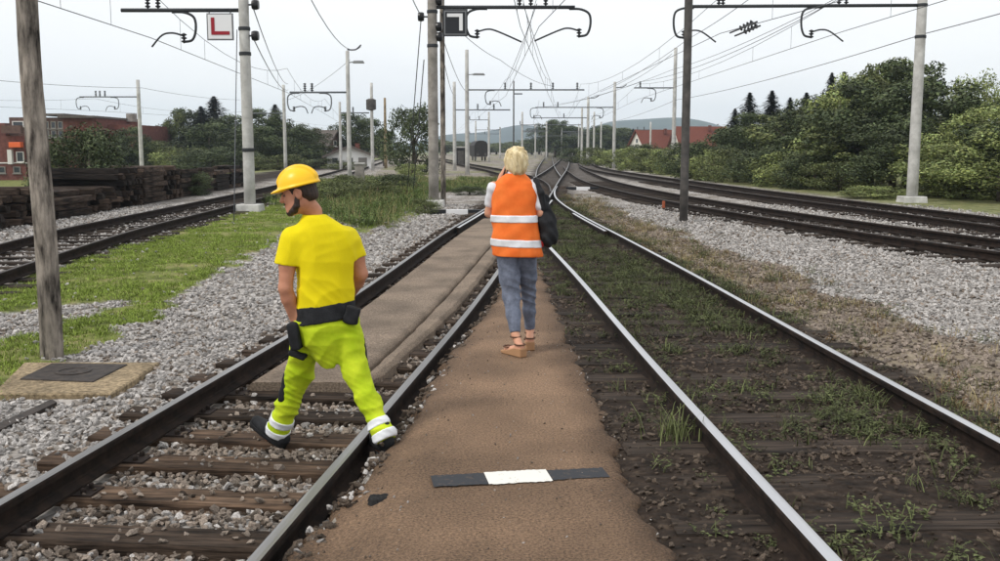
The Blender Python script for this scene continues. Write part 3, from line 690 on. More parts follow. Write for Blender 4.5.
def plate_sign(name, label, px0, px1, py0, py1, y, frame, face, bits, mats_bits, hang=None):
    a = aty(px0, py1, y); b_ = aty(px1, py0, y); cx, cz = (a[0]+b_[0])/2, (a[2]+b_[2])/2; W, Hh = b_[0]-a[0], b_[2]-a[2]
    root = thing(name, label, 'sign', (cx, y, cz))
    m = MB(); m.box((0, 0, 0), (W, .04, Hh)); m.build('frame', frame, root)
    m = MB(); m.box((0, -.025, 0), (W*.9, .02, Hh*.9)); m.build('board', face, root)
    for i, (u0, u1, v0, v1) in enumerate(bits):
        m = MB(); m.box((W*(u0+u1)/2, -.04, Hh*(v0+v1)/2), (W*(u1-u0), .014, Hh*(v1-v0))); m.build('symbol_bar', mats_bits, root)
    if hang is not None:
        for s_ in (-.4, .4): m = MB(); m.tube([(W*s_, 0, Hh/2-.02), (W*s_, 0, hang-cz)], .016, 6); m.build('hanger', 'arm_steel', root)
    return root
plate_sign('letter_sign', 'white square board with a red letter L hanging from the mast arm', 207.5, 233, 13.5, 40.5, 28.52, 'sign_edge', 'sign_white', [(-.33, -.20, -.30, .34), (-.20, .36, -.30, -.17)], 'sign_red', float(aty(220, 10.5, 28.6)[2]))

# centre mast with black board
M3 = (-2.06, 31.2); z3 = gz1(*M3)
za3 = zof(500, 7.5, 31.2, z3)
mast('grey concrete mast carrying the black board with a white angle', *M3, 8.0, .165, .14, 'concrete_old', group=MROW, bands=[zof(432, 46, 31.2, z3), zof(432, 12, 31.2, z3)],
     arms=[dict(z=za3, x=(-.1, xo(573, 31.2, -2.06)), r=.055, ins=[xo(519, 31.2, -2.06), xo(530, 31.2, -2.06), xo(544.5, 31.2, -2.06)],
                drops=[(xo(470, 31.2, -2.06), -1, za3-zof(500, 37.5, 31.2, z3), 1.6), (xo(585, 31.2, -2.06), 1, za3-zof(500, 36.5, 31.2, z3), 1.6)])])
mast('thin weathered mast standing close behind the mast with the black board', -1.80, 31.9, 7.6, .085, .07, 'wood_pole', plinth=False, name='support_post', cat='post')
plate_sign('angle_sign', 'black square board with a white corner angle on the grey mast', 443, 467.5, 9.5, 36.5, 31.1, 'sign_black', 'sign_edge', [(-.40, .40, -.40, .40)], 'sign_black', za3+z3)
sg = [o for o in COL.objects if o.name.startswith('angle_sign')][0]
W_ = .0245*31.1; H2 = .027*31.1
for u0, u1, v0, v1 in ((-.32, .30, .20, .32), (.16, .30, -.28, .20)):
    m = MB(); m.box((W_*(u0+u1)/2, -.056, H2*(v0+v1)/2), (W_*(u1-u0), .012, H2*(v1-v0))); m.build('white_bar', 'sign_white', sg)
for px, py in ((421, 17), (439, 27), (439.5, 37), (439, 1)):
    q = aty(px, py, 31.2); s_ = -1 if px < 430 else 1
    b = MB(); b.lathe([(.03, -.1), (.12, -.09), (.14, -.03), (.14, .03), (.12, .09), (.03, .1)], (0, 0, 0), 14, R=Matrix.Rotation(math.pi/2, 3, 'Y')); b.tube([(-s_*.25, 0, 0), (0, 0, 0)], .025, 6)
    o = b.build('disc_insulator', 'insulator', None, tuple(q)); tag(o, 'round black insulator on the mast with the black angle board', 'insulator', 'insulators on the black board mast')
# dark thin mast
mast('thin dark steel mast standing in the gravel by the dry grass', 4.48, 24.4, 7.6, .105, .095, 'steel_dark', plinth=False, group=MROW, seg=10)
# right mast with the long arm
M5 = (13.85, 33.7); z5 = gz1(*M5); za5 = zof(800, 5.5, 33.7, z5); xx5 = lambda px: xo(px, 33.7, 13.85)
mast('tall pale concrete mast with long arm in front of the bushes', *M5, 7.6, .19, .15, group=MROW, bands=[zof(915, 37, 33.7, z5), za5],
     arms=[dict(z=za5, x=(-.1, xx5(684)), r=.055, rise=-.04, ins=[xx5(713), xx5(717), xx5(830), xx5(837)],
                drops=[(xx5(797), -1, 1.0, 1.3), (xx5(672.5), -1, 1.0, 1.3)])])
FAR = 'distant catenary masts'
def fmast(label, px, y, top, rb=.13, rt=.10, mt='concrete', arms=(), base=None, **kw):
    x = (px-500)/1000*y; z = gz1(x, y); h = zof(px, top, y, z)
    A = []
    for a in arms:
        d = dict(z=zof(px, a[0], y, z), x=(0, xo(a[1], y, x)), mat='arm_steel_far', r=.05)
        if len(a) > 2: d['ins'] = [xo(q, y, x) for q in a[2]]; d['ih'] = .45; d['ir'] = .09
        if len(a) > 3: d['drops'] = [(xo(q, y, x), s_, 1.0, 1.0) for q, s_ in a[3]]
        A.append(d)
    kw.setdefault('group', FAR)
    return mast(label, x, y, h, rb, rt, mt, arms=A, seg=8, plinth=False, **kw)
fmast('concrete mast with long four-insulator arm behind the orange vest', 467.5, 70.6, 50, .16, .12, arms=[(90, 583, (505, 530.5, 552, 576), ((487, -1),))], lamp=(6.9, 1.1))
fmast('plain concrete mast just beside the dark hut', 455, 86, 82, .16, .13, arms=[(110, 510, (478, 494), ())])
fmast('thin dark mast rising behind the blonde woman', 513.5, 78, 81, .06, .05, 'steel_dark', arms=[(94, 522)])
fmast('concrete mast with bracket top at the left end of the red-roofed houses', 613, 95.8, 82, .16, .13, arms=[(107.5, 535, (543, 557), ((531, -1), (601, 1)))], bracket=(7.6, 1.1))
fmast('concrete mast beside the dark mast in front of red-roofed houses', 672, 78.4, 48, .17, .13, arms=[(88, 632, (638,), ((652, 1),))])
fmast('concrete mast with crooked top bracket in the far mast row', 587, 115, 97, .17, .14, arms=[(118, 533, (563,), ())], bracket=(7.6, 1.2))
fmast('left concrete mast beyond the timber piles', 144, 84, 80, .19, .15, arms=[(97, 86, (102, 106, 111), ((83.5, -1), (123, 1)))])
fmast('concrete mast in front of the trees behind the yellow helmet', 287, 88, 85, .16, .13, arms=[(113.5, 255, (278,), ())])
fmast('lamp-topped concrete mast beside the concrete stub', 350.5, 55.5, 51, .13, .10, arms=[(92.5, 293, (308, 315), ((292.5, -1), (332, 1)))], lamp=(6.4, .8), bracket=(7.1, .75))
fmast('slim mast in front of the small white house', 342, 86, 102, .13, .10, arms=[(113, 371, (355,), ())])
fmast('mast with round transformer drum near the white house', 373.5, 86.2, 83, .15, .12)
tx = (373.5-500)/1000*86; b = MB(); b.lathe([(.1, -.5), (.42, -.4), (.42, .4), (.2, .5)], (0, 0, 0), 12); o = b.build('transformer', 'steel_dark', None, (tx, 85.6, aty(373, 105, 86)[2])); tag(o, 'dark round transformer drum on the mast near the white house', 'transformer')
fmast('low mast with brownish foot left of the round tree', 386.5, 95.8, 98, .15, .11, 'concrete_warm')
# the forest of far masts
FM = [(522, 150, 112, (131, 548)), (489, 140, 112, (120, 470)), (546, 175, 122, (132, 522)), (581, 132, 108, (125, 520)), (593, 150, 112, (132, 560)), (600, 190, 122, (134, 566)),
      (561, 230, 128, (137, 528)), (570, 260, 131, (139, 545)), (552, 300, 134, (141, 528)), (476, 180, 121, (130, 500)), (500, 210, 127, (134, 470)), (535, 210, 124, (136, 560)), (578, 205, 124, (136, 550)), (649, 160, 122, (130, 636)), (541, 340, 136, (142, 555))]
for px, y, top, arm in FM:
    fmast('small distant concrete mast in the far cluster of the yard', px, y, top, .16, .13, 'concrete', arms=[(arm[0], arm[1], ((px+arm[1])/2, arm[1]), ())], group='far cluster of masts')
q = atz(360, 188); b = thing('concrete_stub', 'squat pale concrete stub pillar at the edge of the weedy bank', 'pillar', (q[0], q[1], gz1(q[0], q[1])))
m = MB(); m.box((0, 0, .5), (.40, .40, 1.05), taper=.94); m.build('shaft', 'concrete_old', b, bevel=.02)
m = MB(); m.box((0, 0, 1.05), (.46, .46, .08)); m.build('cap', 'concrete', b, bevel=.015)

# ------------------------------------------------------------------ overhead wires
def wire(label, pts, r=.012, sag=0.0, n=10, group='overhead wires', droppers=None):
    P = []
    for i in range(len(pts)-1):
        a = Vector(pts[i]); b = Vector(pts[i+1])
        for k in range(n): t = k/n; p = a.lerp(b, t); p.z -= sag*4*t*(1-t)*(b-a).length/50; P.append(p)
    P.append(Vector(pts[-1])); o0 = P[0]
    m = MB(); m.tube([p-o0 for p in P], r, 5); o = m.build('overhead_wire', 'wire', None, o0, smooth=True); tag(o, label, 'wire', group); return o
def catenary(label, sup, hc, hm, ext=None):
    """contact wire and messenger on the given supports (x,y); droppers between them"""
    root = thing('overhead_line', label, 'overhead line', (sup[0][0], sup[0][1], hc), 0, None); o0 = Vector((sup[0][0], sup[0][1], hc))
    m = MB(); m.tube([Vector((x, y, hc))-o0 for x, y in sup], .011, 5); m.build('contact_wire', 'wire', root)
    P = []; D = MB()
    for (x0, y0), (x1, y1) in zip(sup[:-1], sup[1:]):
        nn = 8
        for k in range(nn):
            t = k/nn; z = hm-(hm-hc-.25)*4*t*(1-t)*.8; p = Vector((x0+(x1-x0)*t, y0+(y1-y0)*t, z)); P.append(p-o0)
            if k in (1, 2, 4, 6, 7) and y0 < 120: d = MB(); d.tube([p-o0, Vector((p.x, p.y, hc))-o0], .006, 4); d.build('dropper', 'wire', root)
    P.append(Vector((sup[-1][0], sup[-1][1], hm))-o0); m = MB(); m.tube(P, .010, 5); m.build('messenger_wire', 'wire', root)
    return root
catenary('overhead line crossing above the woman from left to right', [(-.6, 6), (.62, 31.2), (3.4, 70.6), (7.8, 131), (18, 280)], 5.42, 6.55)
catenary('overhead line crossing above the woman from right to left', [(3.2, 6), (1.19, 31.2), (.4, 70.6), (-3.5, 131), (-12, 260)], 5.42, 6.55)
catenary('overhead line above the gravel-bedded track by the dark mast', [(13.2, 5), (7.25, 33.7), (6.2, 78), (9.5, 150), (20, 300)], 5.5, 6.7)
catenary('overhead line above the outermost track by the bushes', [(12.6, 4), (11.25, 33.7), (10.6, 78), (13.0, 150), (26, 320)], 5.55, 6.7)
catenary('overhead line above the curving track by the timbers', [(-9.6, 5), (-9.75, 28.6), (-11.6, 55.5), (-15.2, 88), (-28, 200)], 4.8, 6.1)
catenary('overhead line above the far left tracks', [(-46, 60), (-33.5, 84), (-27, 110), (-26, 180)], 4.9, 5.9)
catenary('overhead line between the distant masts', [(3.7, 95.8), (4.3, 131), (9, 200), (18, 320)], 5.3, 6.3)
wire('feeder wire fixed to the mast in front of the bushes', [(14.9, 12, 6.0), (14.02, 33.7, 5.5), (13.5, 78, 5.5), (16, 160, 6)], .014, .25)
wire('feeder wire leaving the L board mast on its far side', [tuple(aty(252, 5, 28.6)), tuple(aty(288, 84, 88))], .016, .5)
wire('feeder wire leaving the L board mast below the upper one', [tuple(aty(252, 36, 28.6)), tuple(aty(288, 90, 88))], .016, .4)
wire('slack wire swooping to the top bracket of the lamp-topped mast', [tuple(aty(296, -30, 26)), tuple(aty(361, 47, 55.5))], .014, 1.4)
wire('wire from the lamp-topped mast down to the far mast', [tuple(aty(350, 60, 55.5)), tuple(aty(288, 100, 88))], .012, .4)
wire('wire running from the black board mast to the far masts', [tuple(aty(439, 27, 31.2)), tuple(aty(467, 92, 70.6))], .013, .5)
wire('wire running lower from the black board mast to the far masts', [tuple(aty(439, 37, 31.2)), tuple(aty(455, 95, 86))], .013, .5)
wire('wire arriving from above at the black board mast', [tuple(aty(404, -20, 22)), tuple(aty(421, 16, 31.2))], .013, .2)
for i, (tpx, bpx, tpy) in enumerate(((421, 407, 20), (424, 413, 60))):
    a = aty(tpx, tpy, 31.2); g_ = gpix([(bpx, 197)])[0]; wire('thin stay wire slanting to the ground beside the black board mast', [tuple(a), (g_[0], g_[1], gz1(*g_))], .016, 0, 3, 'stay wires')
a = aty(237, 30, 28.6); g_ = gpix([(234, 222)])[0]; wire('thin stay wire beside the L board mast', [tuple(a), (g_[0], g_[1], gz1(*g_))], .013, 0, 3)
wire('upper wire climbing from the far masts over the dark mast', [tuple(aty(600, 92, 100)), tuple(aty(690, 38, 52)), tuple(aty(800, -40, 30))], .014, .3)
wire('lower thin wire passing behind the dark mast', [tuple(aty(560, 104, 120)), tuple(aty(672, 70, 78.4)), tuple(aty(860, -14, 40))], .014, .4)
wire('thin wire leading from the far masts to the long-armed mast', [tuple(aty(534, 108, 96)), tuple(aty(640, 82, 70)), tuple(aty(830, 4, 33.7))], .012, .6)
wire('thin wire rising left from the far masts to the black board mast', [tuple(aty(552, 86, 70.6)), tuple(aty(500, 60, 48)), tuple(aty(440, 12, 31.2))], .012, .5)
wire('loose wire from the four-insulator arm up to the near arm', [tuple(aty(505, 84, 70.6)), tuple(aty(537, 4, 31.2))], .012, .2)
wire('loose wire from the right end of the four-insulator arm to the near arm', [tuple(aty(552, 84, 70.6)), tuple(aty(523, 4, 31.2))], .012, .2)
wire('faint wire across the sky left of the wooden pole', [tuple(aty(-30, 78, 60)), tuple(aty(142, 88, 84)), tuple(aty(240, 100, 120))], .016, .3)
for px0, py0, px1, py1 in ((730, 33, 757, 22), (735, 36, 760, 26)):
    a = aty(px0, py0, 33.5); b_ = aty(px1, py1, 31.5); m = MB(); m.tube([Vector((0, 0, 0)), Vector(b_-a)], [.03, .03], 6); m.lathe(insul_prof(.5, .09, 4), tuple((b_-a)*.35), 8, R=Matrix.Rotation(1.1, 3, 'Y')); o = m.build('section_insulator', 'insulator', None, tuple(a)); tag(o, 'dark section insulator hanging in the wires beside the dark mast', 'insulator', 'section insulators by the dark mast')
wire('wire from the far right mast bracket to the near arm', [tuple(aty(672, 54, 78)), tuple(aty(626, 84, 95.8)), tuple(aty(594, 96, 115))], .016, .5)

# ------------------------------------------------------------------ small trackside things
def fouling_marker(label, px, py, yaw, L_):
    q = gpix([(px, py)])[0]; z = gz1(*q); root = thing('clearance_marker', label, 'marker', (q[0], q[1], z), yaw)
    for nm, a, b_, mt in (('black_end', -.5, -.2, 'sign_black'), ('white_middle', -.198, .198, 'sign_white'), ('black_end', .2, .5, 'sign_black')):
        m = MB(); m.prism([(a*L_, -.05), (b_*L_, -.05), (b_*L_, .13), (a*L_, .13)], -.1, .1); m.build(nm, mt, root)
fouling_marker('black and white clearance marker lying beside the rail left of the woman', 457, 214, .05, 1.5)
fouling_marker('black and white clearance marker by the switch right of the woman', 583, 190, .0, 1.5)
q = gpix([(663.5, 209)])[0]; m = MB(); m.box((0, 0, .08), (.09, .09, .32), taper=.85); o = m.build('marker_post', 'orange_post', None, (q[0], q[1], gz1(*q)), bevel=.012); tag(o, 'short orange marker post in the gravel beside the dark mast', 'post')
# cover slab
c0 = gpix([(78, 383)])[0]; z = gz1(*c0); root = thing('cable_pit_cover', 'concrete frame with dark steel lid at the foot of the wooden pole', 'pit cover', (c0[0], c0[1], z))
S4 = gpix([(-8, 399), (24, 367), (160, 367), (112, 399)]); T4 = gpix([(20, 385), (52, 369), (128, 370), (93, 388)])
def slab(pts, z0_, z1_):
    m = MB(); k = len(pts); V = [(x-c0[0], y-c0[1], z0_) for x, y in pts]+[(x-c0[0], y-c0[1], z1_) for x, y in pts]
    m.add(V, [tuple(range(k)), tuple(range(2*k-1, k-1, -1))]+[(i, i+k, (i+1) % k+k, (i+1) % k) for i in range(k)]); return m
slab(S4, -.1, .045).build('concrete_frame', 'concrete_warm', root, bevel=.012)
lid = slab(T4, .02, .056).build('steel_lid', 'steel_cover', root, bevel=.006)
cx_, cy_ = np.mean([p[0] for p in T4])-c0[0], np.mean([p[1] for p in T4])-c0[1]
m = MB(); m.lathe([(.15, .05), (.15, .062), (.12, .064), (.115, .058), (.04, .058), (.03, .064)], (cx_, cy_, 0), 20); m.build('lid_ring', 'steel_cover', lid)
K2 = gpix([(-30, 440), (52, 402), (57, 405), (-26, 446)]); zk = gz1(*K2[1]); m = MB(); V = [(x, y, zk-.1) for x, y in K2]+[(x, y, zk+.035) for x, y in K2]
m.add(V, [(0,1,2,3), (7,6,5,4)]+[(i, i+4, (i+1) % 4+4, (i+1) % 4) for i in range(4)]); o = m.build('kerb_edging', 'steel_cover'); tag(o, 'narrow dark edging strip running from the pit cover', 'edging')

# ------------------------------------------------------------------ piles of old timbers
def tim_proto(seed, mt):
    r = random.Random(seed); b = MB(); b.box((0, 0, 0), (2.45, .25, .16)); o = b.build('t', mt, bevel=.014)
    for v in o.data.vertices: v.co += Vector((r.uniform(-.05, .05), r.uniform(-.015, .015), r.uniform(-.012, .012)))
    me = o.data; bpy.data.objects.remove(o); return me
TIM = [tim_proto(i, 'timber_old') for i in range(3)]+[tim_proto(5+i, 'timber_black') for i in range(2)]
def timbers():
    r = random.Random(4); y = 16.5; k = 0; cnt = 0
    while y < 50:
        across = r.random() < .45; Lp = 1.9 if across else 2.6
        yc = y+Lp/2; x0 = float(TE(yc))-3.0; hgt = 4 if yc < 29.5 else 7; ang = math.atan(-(float(TE(yc+1))-float(TE(yc-1)))/2)
        if yc > 38: hgt = 6
        zb = float(ref(x0-1, yc))-.03
        lay = hgt+(r.choice((0, 0, 1)) if yc < 29.5 else r.choice((-1, 0, 0)))
        for l in range(lay):
            nrow = 3 if not across else 6
            for j in range(nrow):
                if l == lay-1 and r.random() < .35: continue
                if l < lay-1 and not across and j >= 1: continue          # hidden inside the pile
                if across and l < lay-1 and r.random() < .12: continue
                o = bpy.data.objects.new('old_timber', r.choice(TIM)); COL.objects.link(o)
                if across: px_, py_, rz = x0-1.25+r.uniform(-.16, .16), y+.13+j*.27, ang+math.pi*0
                else: px_, py_, rz = x0-.14-j*.29+r.uniform(-.05, .05), yc+r.uniform(-.1, .1), ang+math.pi/2
                o.location = (px_, py_, zb+.08+l*.168+(.0 if l else 0)); o.rotation_euler = (r.uniform(-.02, .02), r.uniform(-.012, .012), rz+r.uniform(-.05, .05))
                blk_ = o.data in TIM[3:]; tag(o, ('near-black' if blk_ else 'weathered brown')+' old timber '+('showing its end' if across else 'lying lengthwise')+(' on top of' if l == lay-1 else ' low in' if l == 0 else ' within')+' the piles by the track', 'timber', 'old timbers piled along the track'); cnt += 1
        y += Lp+r.uniform(.1, .4)
    return cnt
timbers()

# ------------------------------------------------------------------ trees and bushes
def leaf_cloud(r, C, Rr, n, size, dark=.45, flat=.8, up=.25):
    """leaf quads in the outer part of lobes C (k,3) with radii Rr"""
    k = r.choice(len(C), n, p=Rr**2/np.sum(Rr**2)); d = r.normal(size=(n, 3)); d /= np.linalg.norm(d, axis=1)[:, None]
    rad = Rr[k]*(1-.55*r.random(n)**1.8+.10*r.normal(size=n)*.6); P = C[k]+d*rad[:, None]*np.array([1, 1, flat])
    nrm = d+r.normal(0, .6, (n, 3)); nrm[:, 2] += up; nrm /= np.linalg.norm(nrm, axis=1)[:, None]
    t = np.cross(nrm, r.normal(size=(n, 3))); t /= np.linalg.norm(t, axis=1)[:, None]; b = np.cross(nrm, t)
    s = size*r.uniform(.5, 1.3, n)[:, None]; t = t*s; b = b*s*.55
    V = np.stack([P-t*.5, P+b*.5, P+t*.6, P-b*.5], 1).reshape(-1, 3); F = np.arange(4*n).reshape(-1, 4)
    lob = r.uniform(.55, 1.5, len(C)); tone = np.clip(lob[k]*r.uniform(.55, 1.45, n), .25, 2.2)
    col = np.stack([tone*r.uniform(.92, 1.12, n), tone, tone*r.uniform(.75, 1.0, n), np.ones(n)], -1)
    return V, F, np.repeat(col, 4, 0)
def deciduous(seed, h, w, n, size, base=.12):
    r = np.random.default_rng(seed); nl = 64
    a = r.uniform(0, 6.28, nl); rr = np.sqrt(r.random(nl)); z = base*h+(1-base)*h*r.uniform(.06, .92, nl); prof = np.sin(np.clip((z/h-base+.12)/(1.12-base), 0, 1)*math.pi)**.55
    C = np.stack([np.cos(a)*rr*w*.45*prof, np.sin(a)*rr*w*.45*prof, z], -1); Rr = w*r.uniform(.06, .17, nl)*(.75+.25*prof)
    V, F, T = leaf_cloud(r, C, Rr, n, size)
    tm = MB(); tm.tube([(0,0,-.2), (.05*w*r.normal()*.2, 0, h*.3), (0, 0, h*.7)], [w*.035+.03, w*.025+.02, .02], 7)
    for i in range(7):
        c = C[i*8]; s = (0, 0, h*(.15+.06*i)); tm.tube([s, ((c[0])*.5, c[1]*.5, (s[2]+c[2])/2+.1), tuple(c)], [w*.018+.01, .025, .012], 5)
    return (V, F, T), tm
def conifer(seed, h, w, n, size):
    r = np.random.default_rng(seed); z = h*(.06+.94*r.random(n)**1.25); tier = np.floor(z/h*11)/11*h; fr = (z-tier)/(h/11)
    rad = w*.5*(1-z/h*.97)*(1.15-.5*fr)*np.sqrt(r.random(n))*(1+.2*r.normal(size=n)*.6); a = r.uniform(0, 6.28, n); rad *= .8+.35*np.sin(a*5+np.floor(z/h*11)*2.3)
    P = np.stack([np.cos(a)*rad, np.sin(a)*rad, z-rad*.25], -1)
    t = np.stack([np.cos(a), np.sin(a), -.35+0*a], -1)+r.normal(0, .35, (n, 3)); t /= np.linalg.norm(t, axis=1)[:, None]; b = np.cross(t, [0,0,1]); b /= np.linalg.norm(b, axis=1)[:, None]
    s = size*(.22+.78*(1-z/h))[:, None]*r.uniform(.6, 1.4, n)[:, None]; V = np.stack([P-t*s*.4, P+b*s*.22, P+t*s*.7, P-b*s*.22], 1).reshape(-1, 3)
    tone = r.uniform(.5, 1.4, n); T = np.repeat(np.stack([tone, tone, tone, np.ones(n)], -1), 4, 0)
    tm = MB(); tm.tube([(0,0,-.2), (0,0,h*.95)], [w*.04+.04, .02], 7)
    return (V, np.arange(4*n).reshape(-1, 4), T), tm
TREES = {}
def tree_data(key):
    kind, seed, h, w, n, size, mt = key
    if key not in TREES:
        (V, F, T), tm = (conifer(seed, h, w, n, size) if kind == 'conifer' else deciduous(seed, h, w, n, size, .02 if kind == 'bush' else .16))
        o = np_mesh('crown', V, F, mt, 'unlinked', tone=T); t = tm.build('trunk', 'bark', None, smooth=True); TREES[key] = (o.data, t.data); bpy.data.objects.remove(t)
    return TREES[key]
def plant(label, x, y, key, name='leafy_tree', cat='tree', s=1., sz=1., rz=None, group=None, z=None):
    cr, tr = tree_data(key); root = thing(name, label, cat, (x, y, gz1(x, y)-.05 if z is None else z), random.uniform(0, 6.28) if rz is None else rz, group); root.scale = (s, s, s*sz)
    for nm, me in (('crown', cr), ('trunk', tr)): o = bpy.data.objects.new(nm, me); COL.objects.link(o); o.parent = root
    return root
DA = ('tree', 1, 6, 5, 11000, .17, 'leaf'); DB = ('tree', 2, 6, 4.6, 11000, .17, 'leaf_olive'); DC = ('tree', 3, 6, 5.4, 11000, .16, 'leaf_pale')
BA = ('bush', 4, 3, 3.6, 8000, .12, 'leaf'); BB = ('bush', 5, 3, 3.4, 7000, .12, 'leaf_pale'); BC = ('bush', 6, 3, 3.8, 8000, .12, 'leaf_olive')
CA = ('conifer', 7, 8, 3.6, 9000, .42, 'needle'); CB = ('conifer', 8, 8, 3.2, 9000, .42, 'needle')
HEDGE = 'trees along the outermost track'
def at(px, y): return (px-500)/1000*y
def grow(px, y, toppx, key, lbl, name='leafy_tree', cat='tree', wid=None, group=HEDGE):
    """height from the pixel row of the top; width in metres optional"""
    x = at(px, y); z = gz1(x, y); h = float(aty(px, toppx, y)[2])-z; h0 = key[2]; w0 = key[3]
    o = plant(lbl, x, y, key, name, cat, 1, 1, None, group); ws = (wid/w0 if wid else h/h0); o.scale = (ws, ws, h/h0); return o
T_DARK = 'dark dense leafy tree in the row behind the tall pale mast'
for px, y, top, key, wid in ((868, 44, 78, DA, 6.0), (905, 47, 58, DA, 5.2), (878, 52, 54, DB, 5.4), (858, 54, 70, DC, 5), (846, 48, 88, DC, 5.5), (818, 53, 94, DA, 6), (935, 42, 80, DA, 5.5), (890, 40, 120, DA, 4.5)):
    grow(px, y, top, key, {'leaf': 'dark dense', 'leaf_pale': 'light green', 'leaf_olive': 'olive tinged'}[key[6]]+(' leafy tree directly behind the tall pale mast' if px > 875 else ' leafy tree between the conifers and the tall pale mast'), wid=wid)
for px, y, top, key, wid in ((966, 44, 70, DC, 3.6), (985, 38, 104, DC, 4.4), (950, 38, 126, BB, 3.6), (1004, 40, 98, DC, 5), (965, 36, 138, BB, 4), (1000, 34, 124, DC, 4.5), (1035, 34, 95, DA, 5), (940, 37, 138, BB, 4.2), (1075, 33, 90, DB, 6), (985, 50, 92, DA, 6)):
    grow(px, y, top, key, {'leaf': 'dark', 'leaf_pale': 'light green', 'leaf_olive': 'olive green'}[key[6]]+(' leafy tree' if key[0] == 'tree' else ' broad bush')+' beyond the tall pale mast away from the conifers', 'leafy_tree' if key[0] == 'tree' else 'bush', 'tree' if key[0] == 'tree' else 'bush', wid=wid)
for px, y, top, key, wid in ((746, 82, 92, CA, 8), (768, 80, 90, CB, 7.5), (786, 84, 97, CA, 7), (826, 66, 72, CA, 6), (838, 67, 71, CB, 6), (802, 74, 92, CB, 6.5), (732, 86, 108, CB, 6)):
    grow(px, y, top, key, 'tall dark pointed conifer standing above the leafy trees', 'conifer', wid=wid)
for px, y, top, key, wid in ((782, 62, 110, DB, 6.5), (757, 70, 112, DA, 6.5), (812, 56, 102, DB, 6), (730, 78, 126, DA, 5), (845, 45, 128, DB, 5), (800, 50, 135, DA, 5)):
    grow(px, y, top, key, {'leaf': 'dark', 'leaf_pale': 'light green', 'leaf_olive': 'grey green'}[key[6]]+' leafy tree standing under the pointed conifers', wid=wid)
for px, y, top, key, wid in ((690, 62, 140, BA, 4.2), (712, 58, 148, BB, 3.6), (735, 55, 146, BC, 4.2), (760, 52, 148, BA, 4), (785, 48, 150, BB, 4), (815, 45, 152, BA, 4), (840, 43, 158, BC, 3.6), (668, 72, 146, BB, 4), (650, 78, 149, BC, 4), (632, 86, 146, BB, 4), (612, 98, 148, BB, 5), (596, 112, 146, BC, 5), (640, 92, 143, BA, 5), (705, 66, 143, BA, 4.5), (575, 135, 147, BA, 6)):
    grow(px, y, top, key, {'leaf': 'dark', 'leaf_pale': 'pale green', 'leaf_olive': 'olive'}[key[6]]+' low bush '+('near the far mast with the bracket top' if px < 622 else 'in front of the red-roofed houses' if px < 725 else 'below the pointed conifers by the outermost track'), 'bush', 'bush', wid=wid, group='bushes along the outermost track')
grow(876, 36.5, 184, BB, 'small pale yellow green shrub at the foot of the tall mast', 'bush', 'bush', wid=3.2, group=None)
# far wood behind the mast rows
for i in range(26):
    px = random.uniform(545, 632); y = random.uniform(230, 330); grow(px, y, random.uniform(118, 136) if px < 612 else random.uniform(126, 138), random.choice((DA, DB, DA, CA)), 'distant tree in the wood behind the rows of masts', wid=random.uniform(8, 13), group='distant wood')
for i in range(16):
    px = random.uniform(440, 545); y = random.uniform(330, 420); grow(px, y, random.uniform(139, 145), random.choice((DA, DB)), 'low distant tree under the blue hills', wid=random.uniform(10, 15), group='distant low trees')
for i in range(10):
    px = random.uniform(630, 740); y = random.uniform(240, 300); grow(px, y, random.uniform(134, 142), random.choice((DA, DB)), 'distant tree behind the red-roofed houses', wid=random.uniform(7, 11), group='distant trees by the houses')
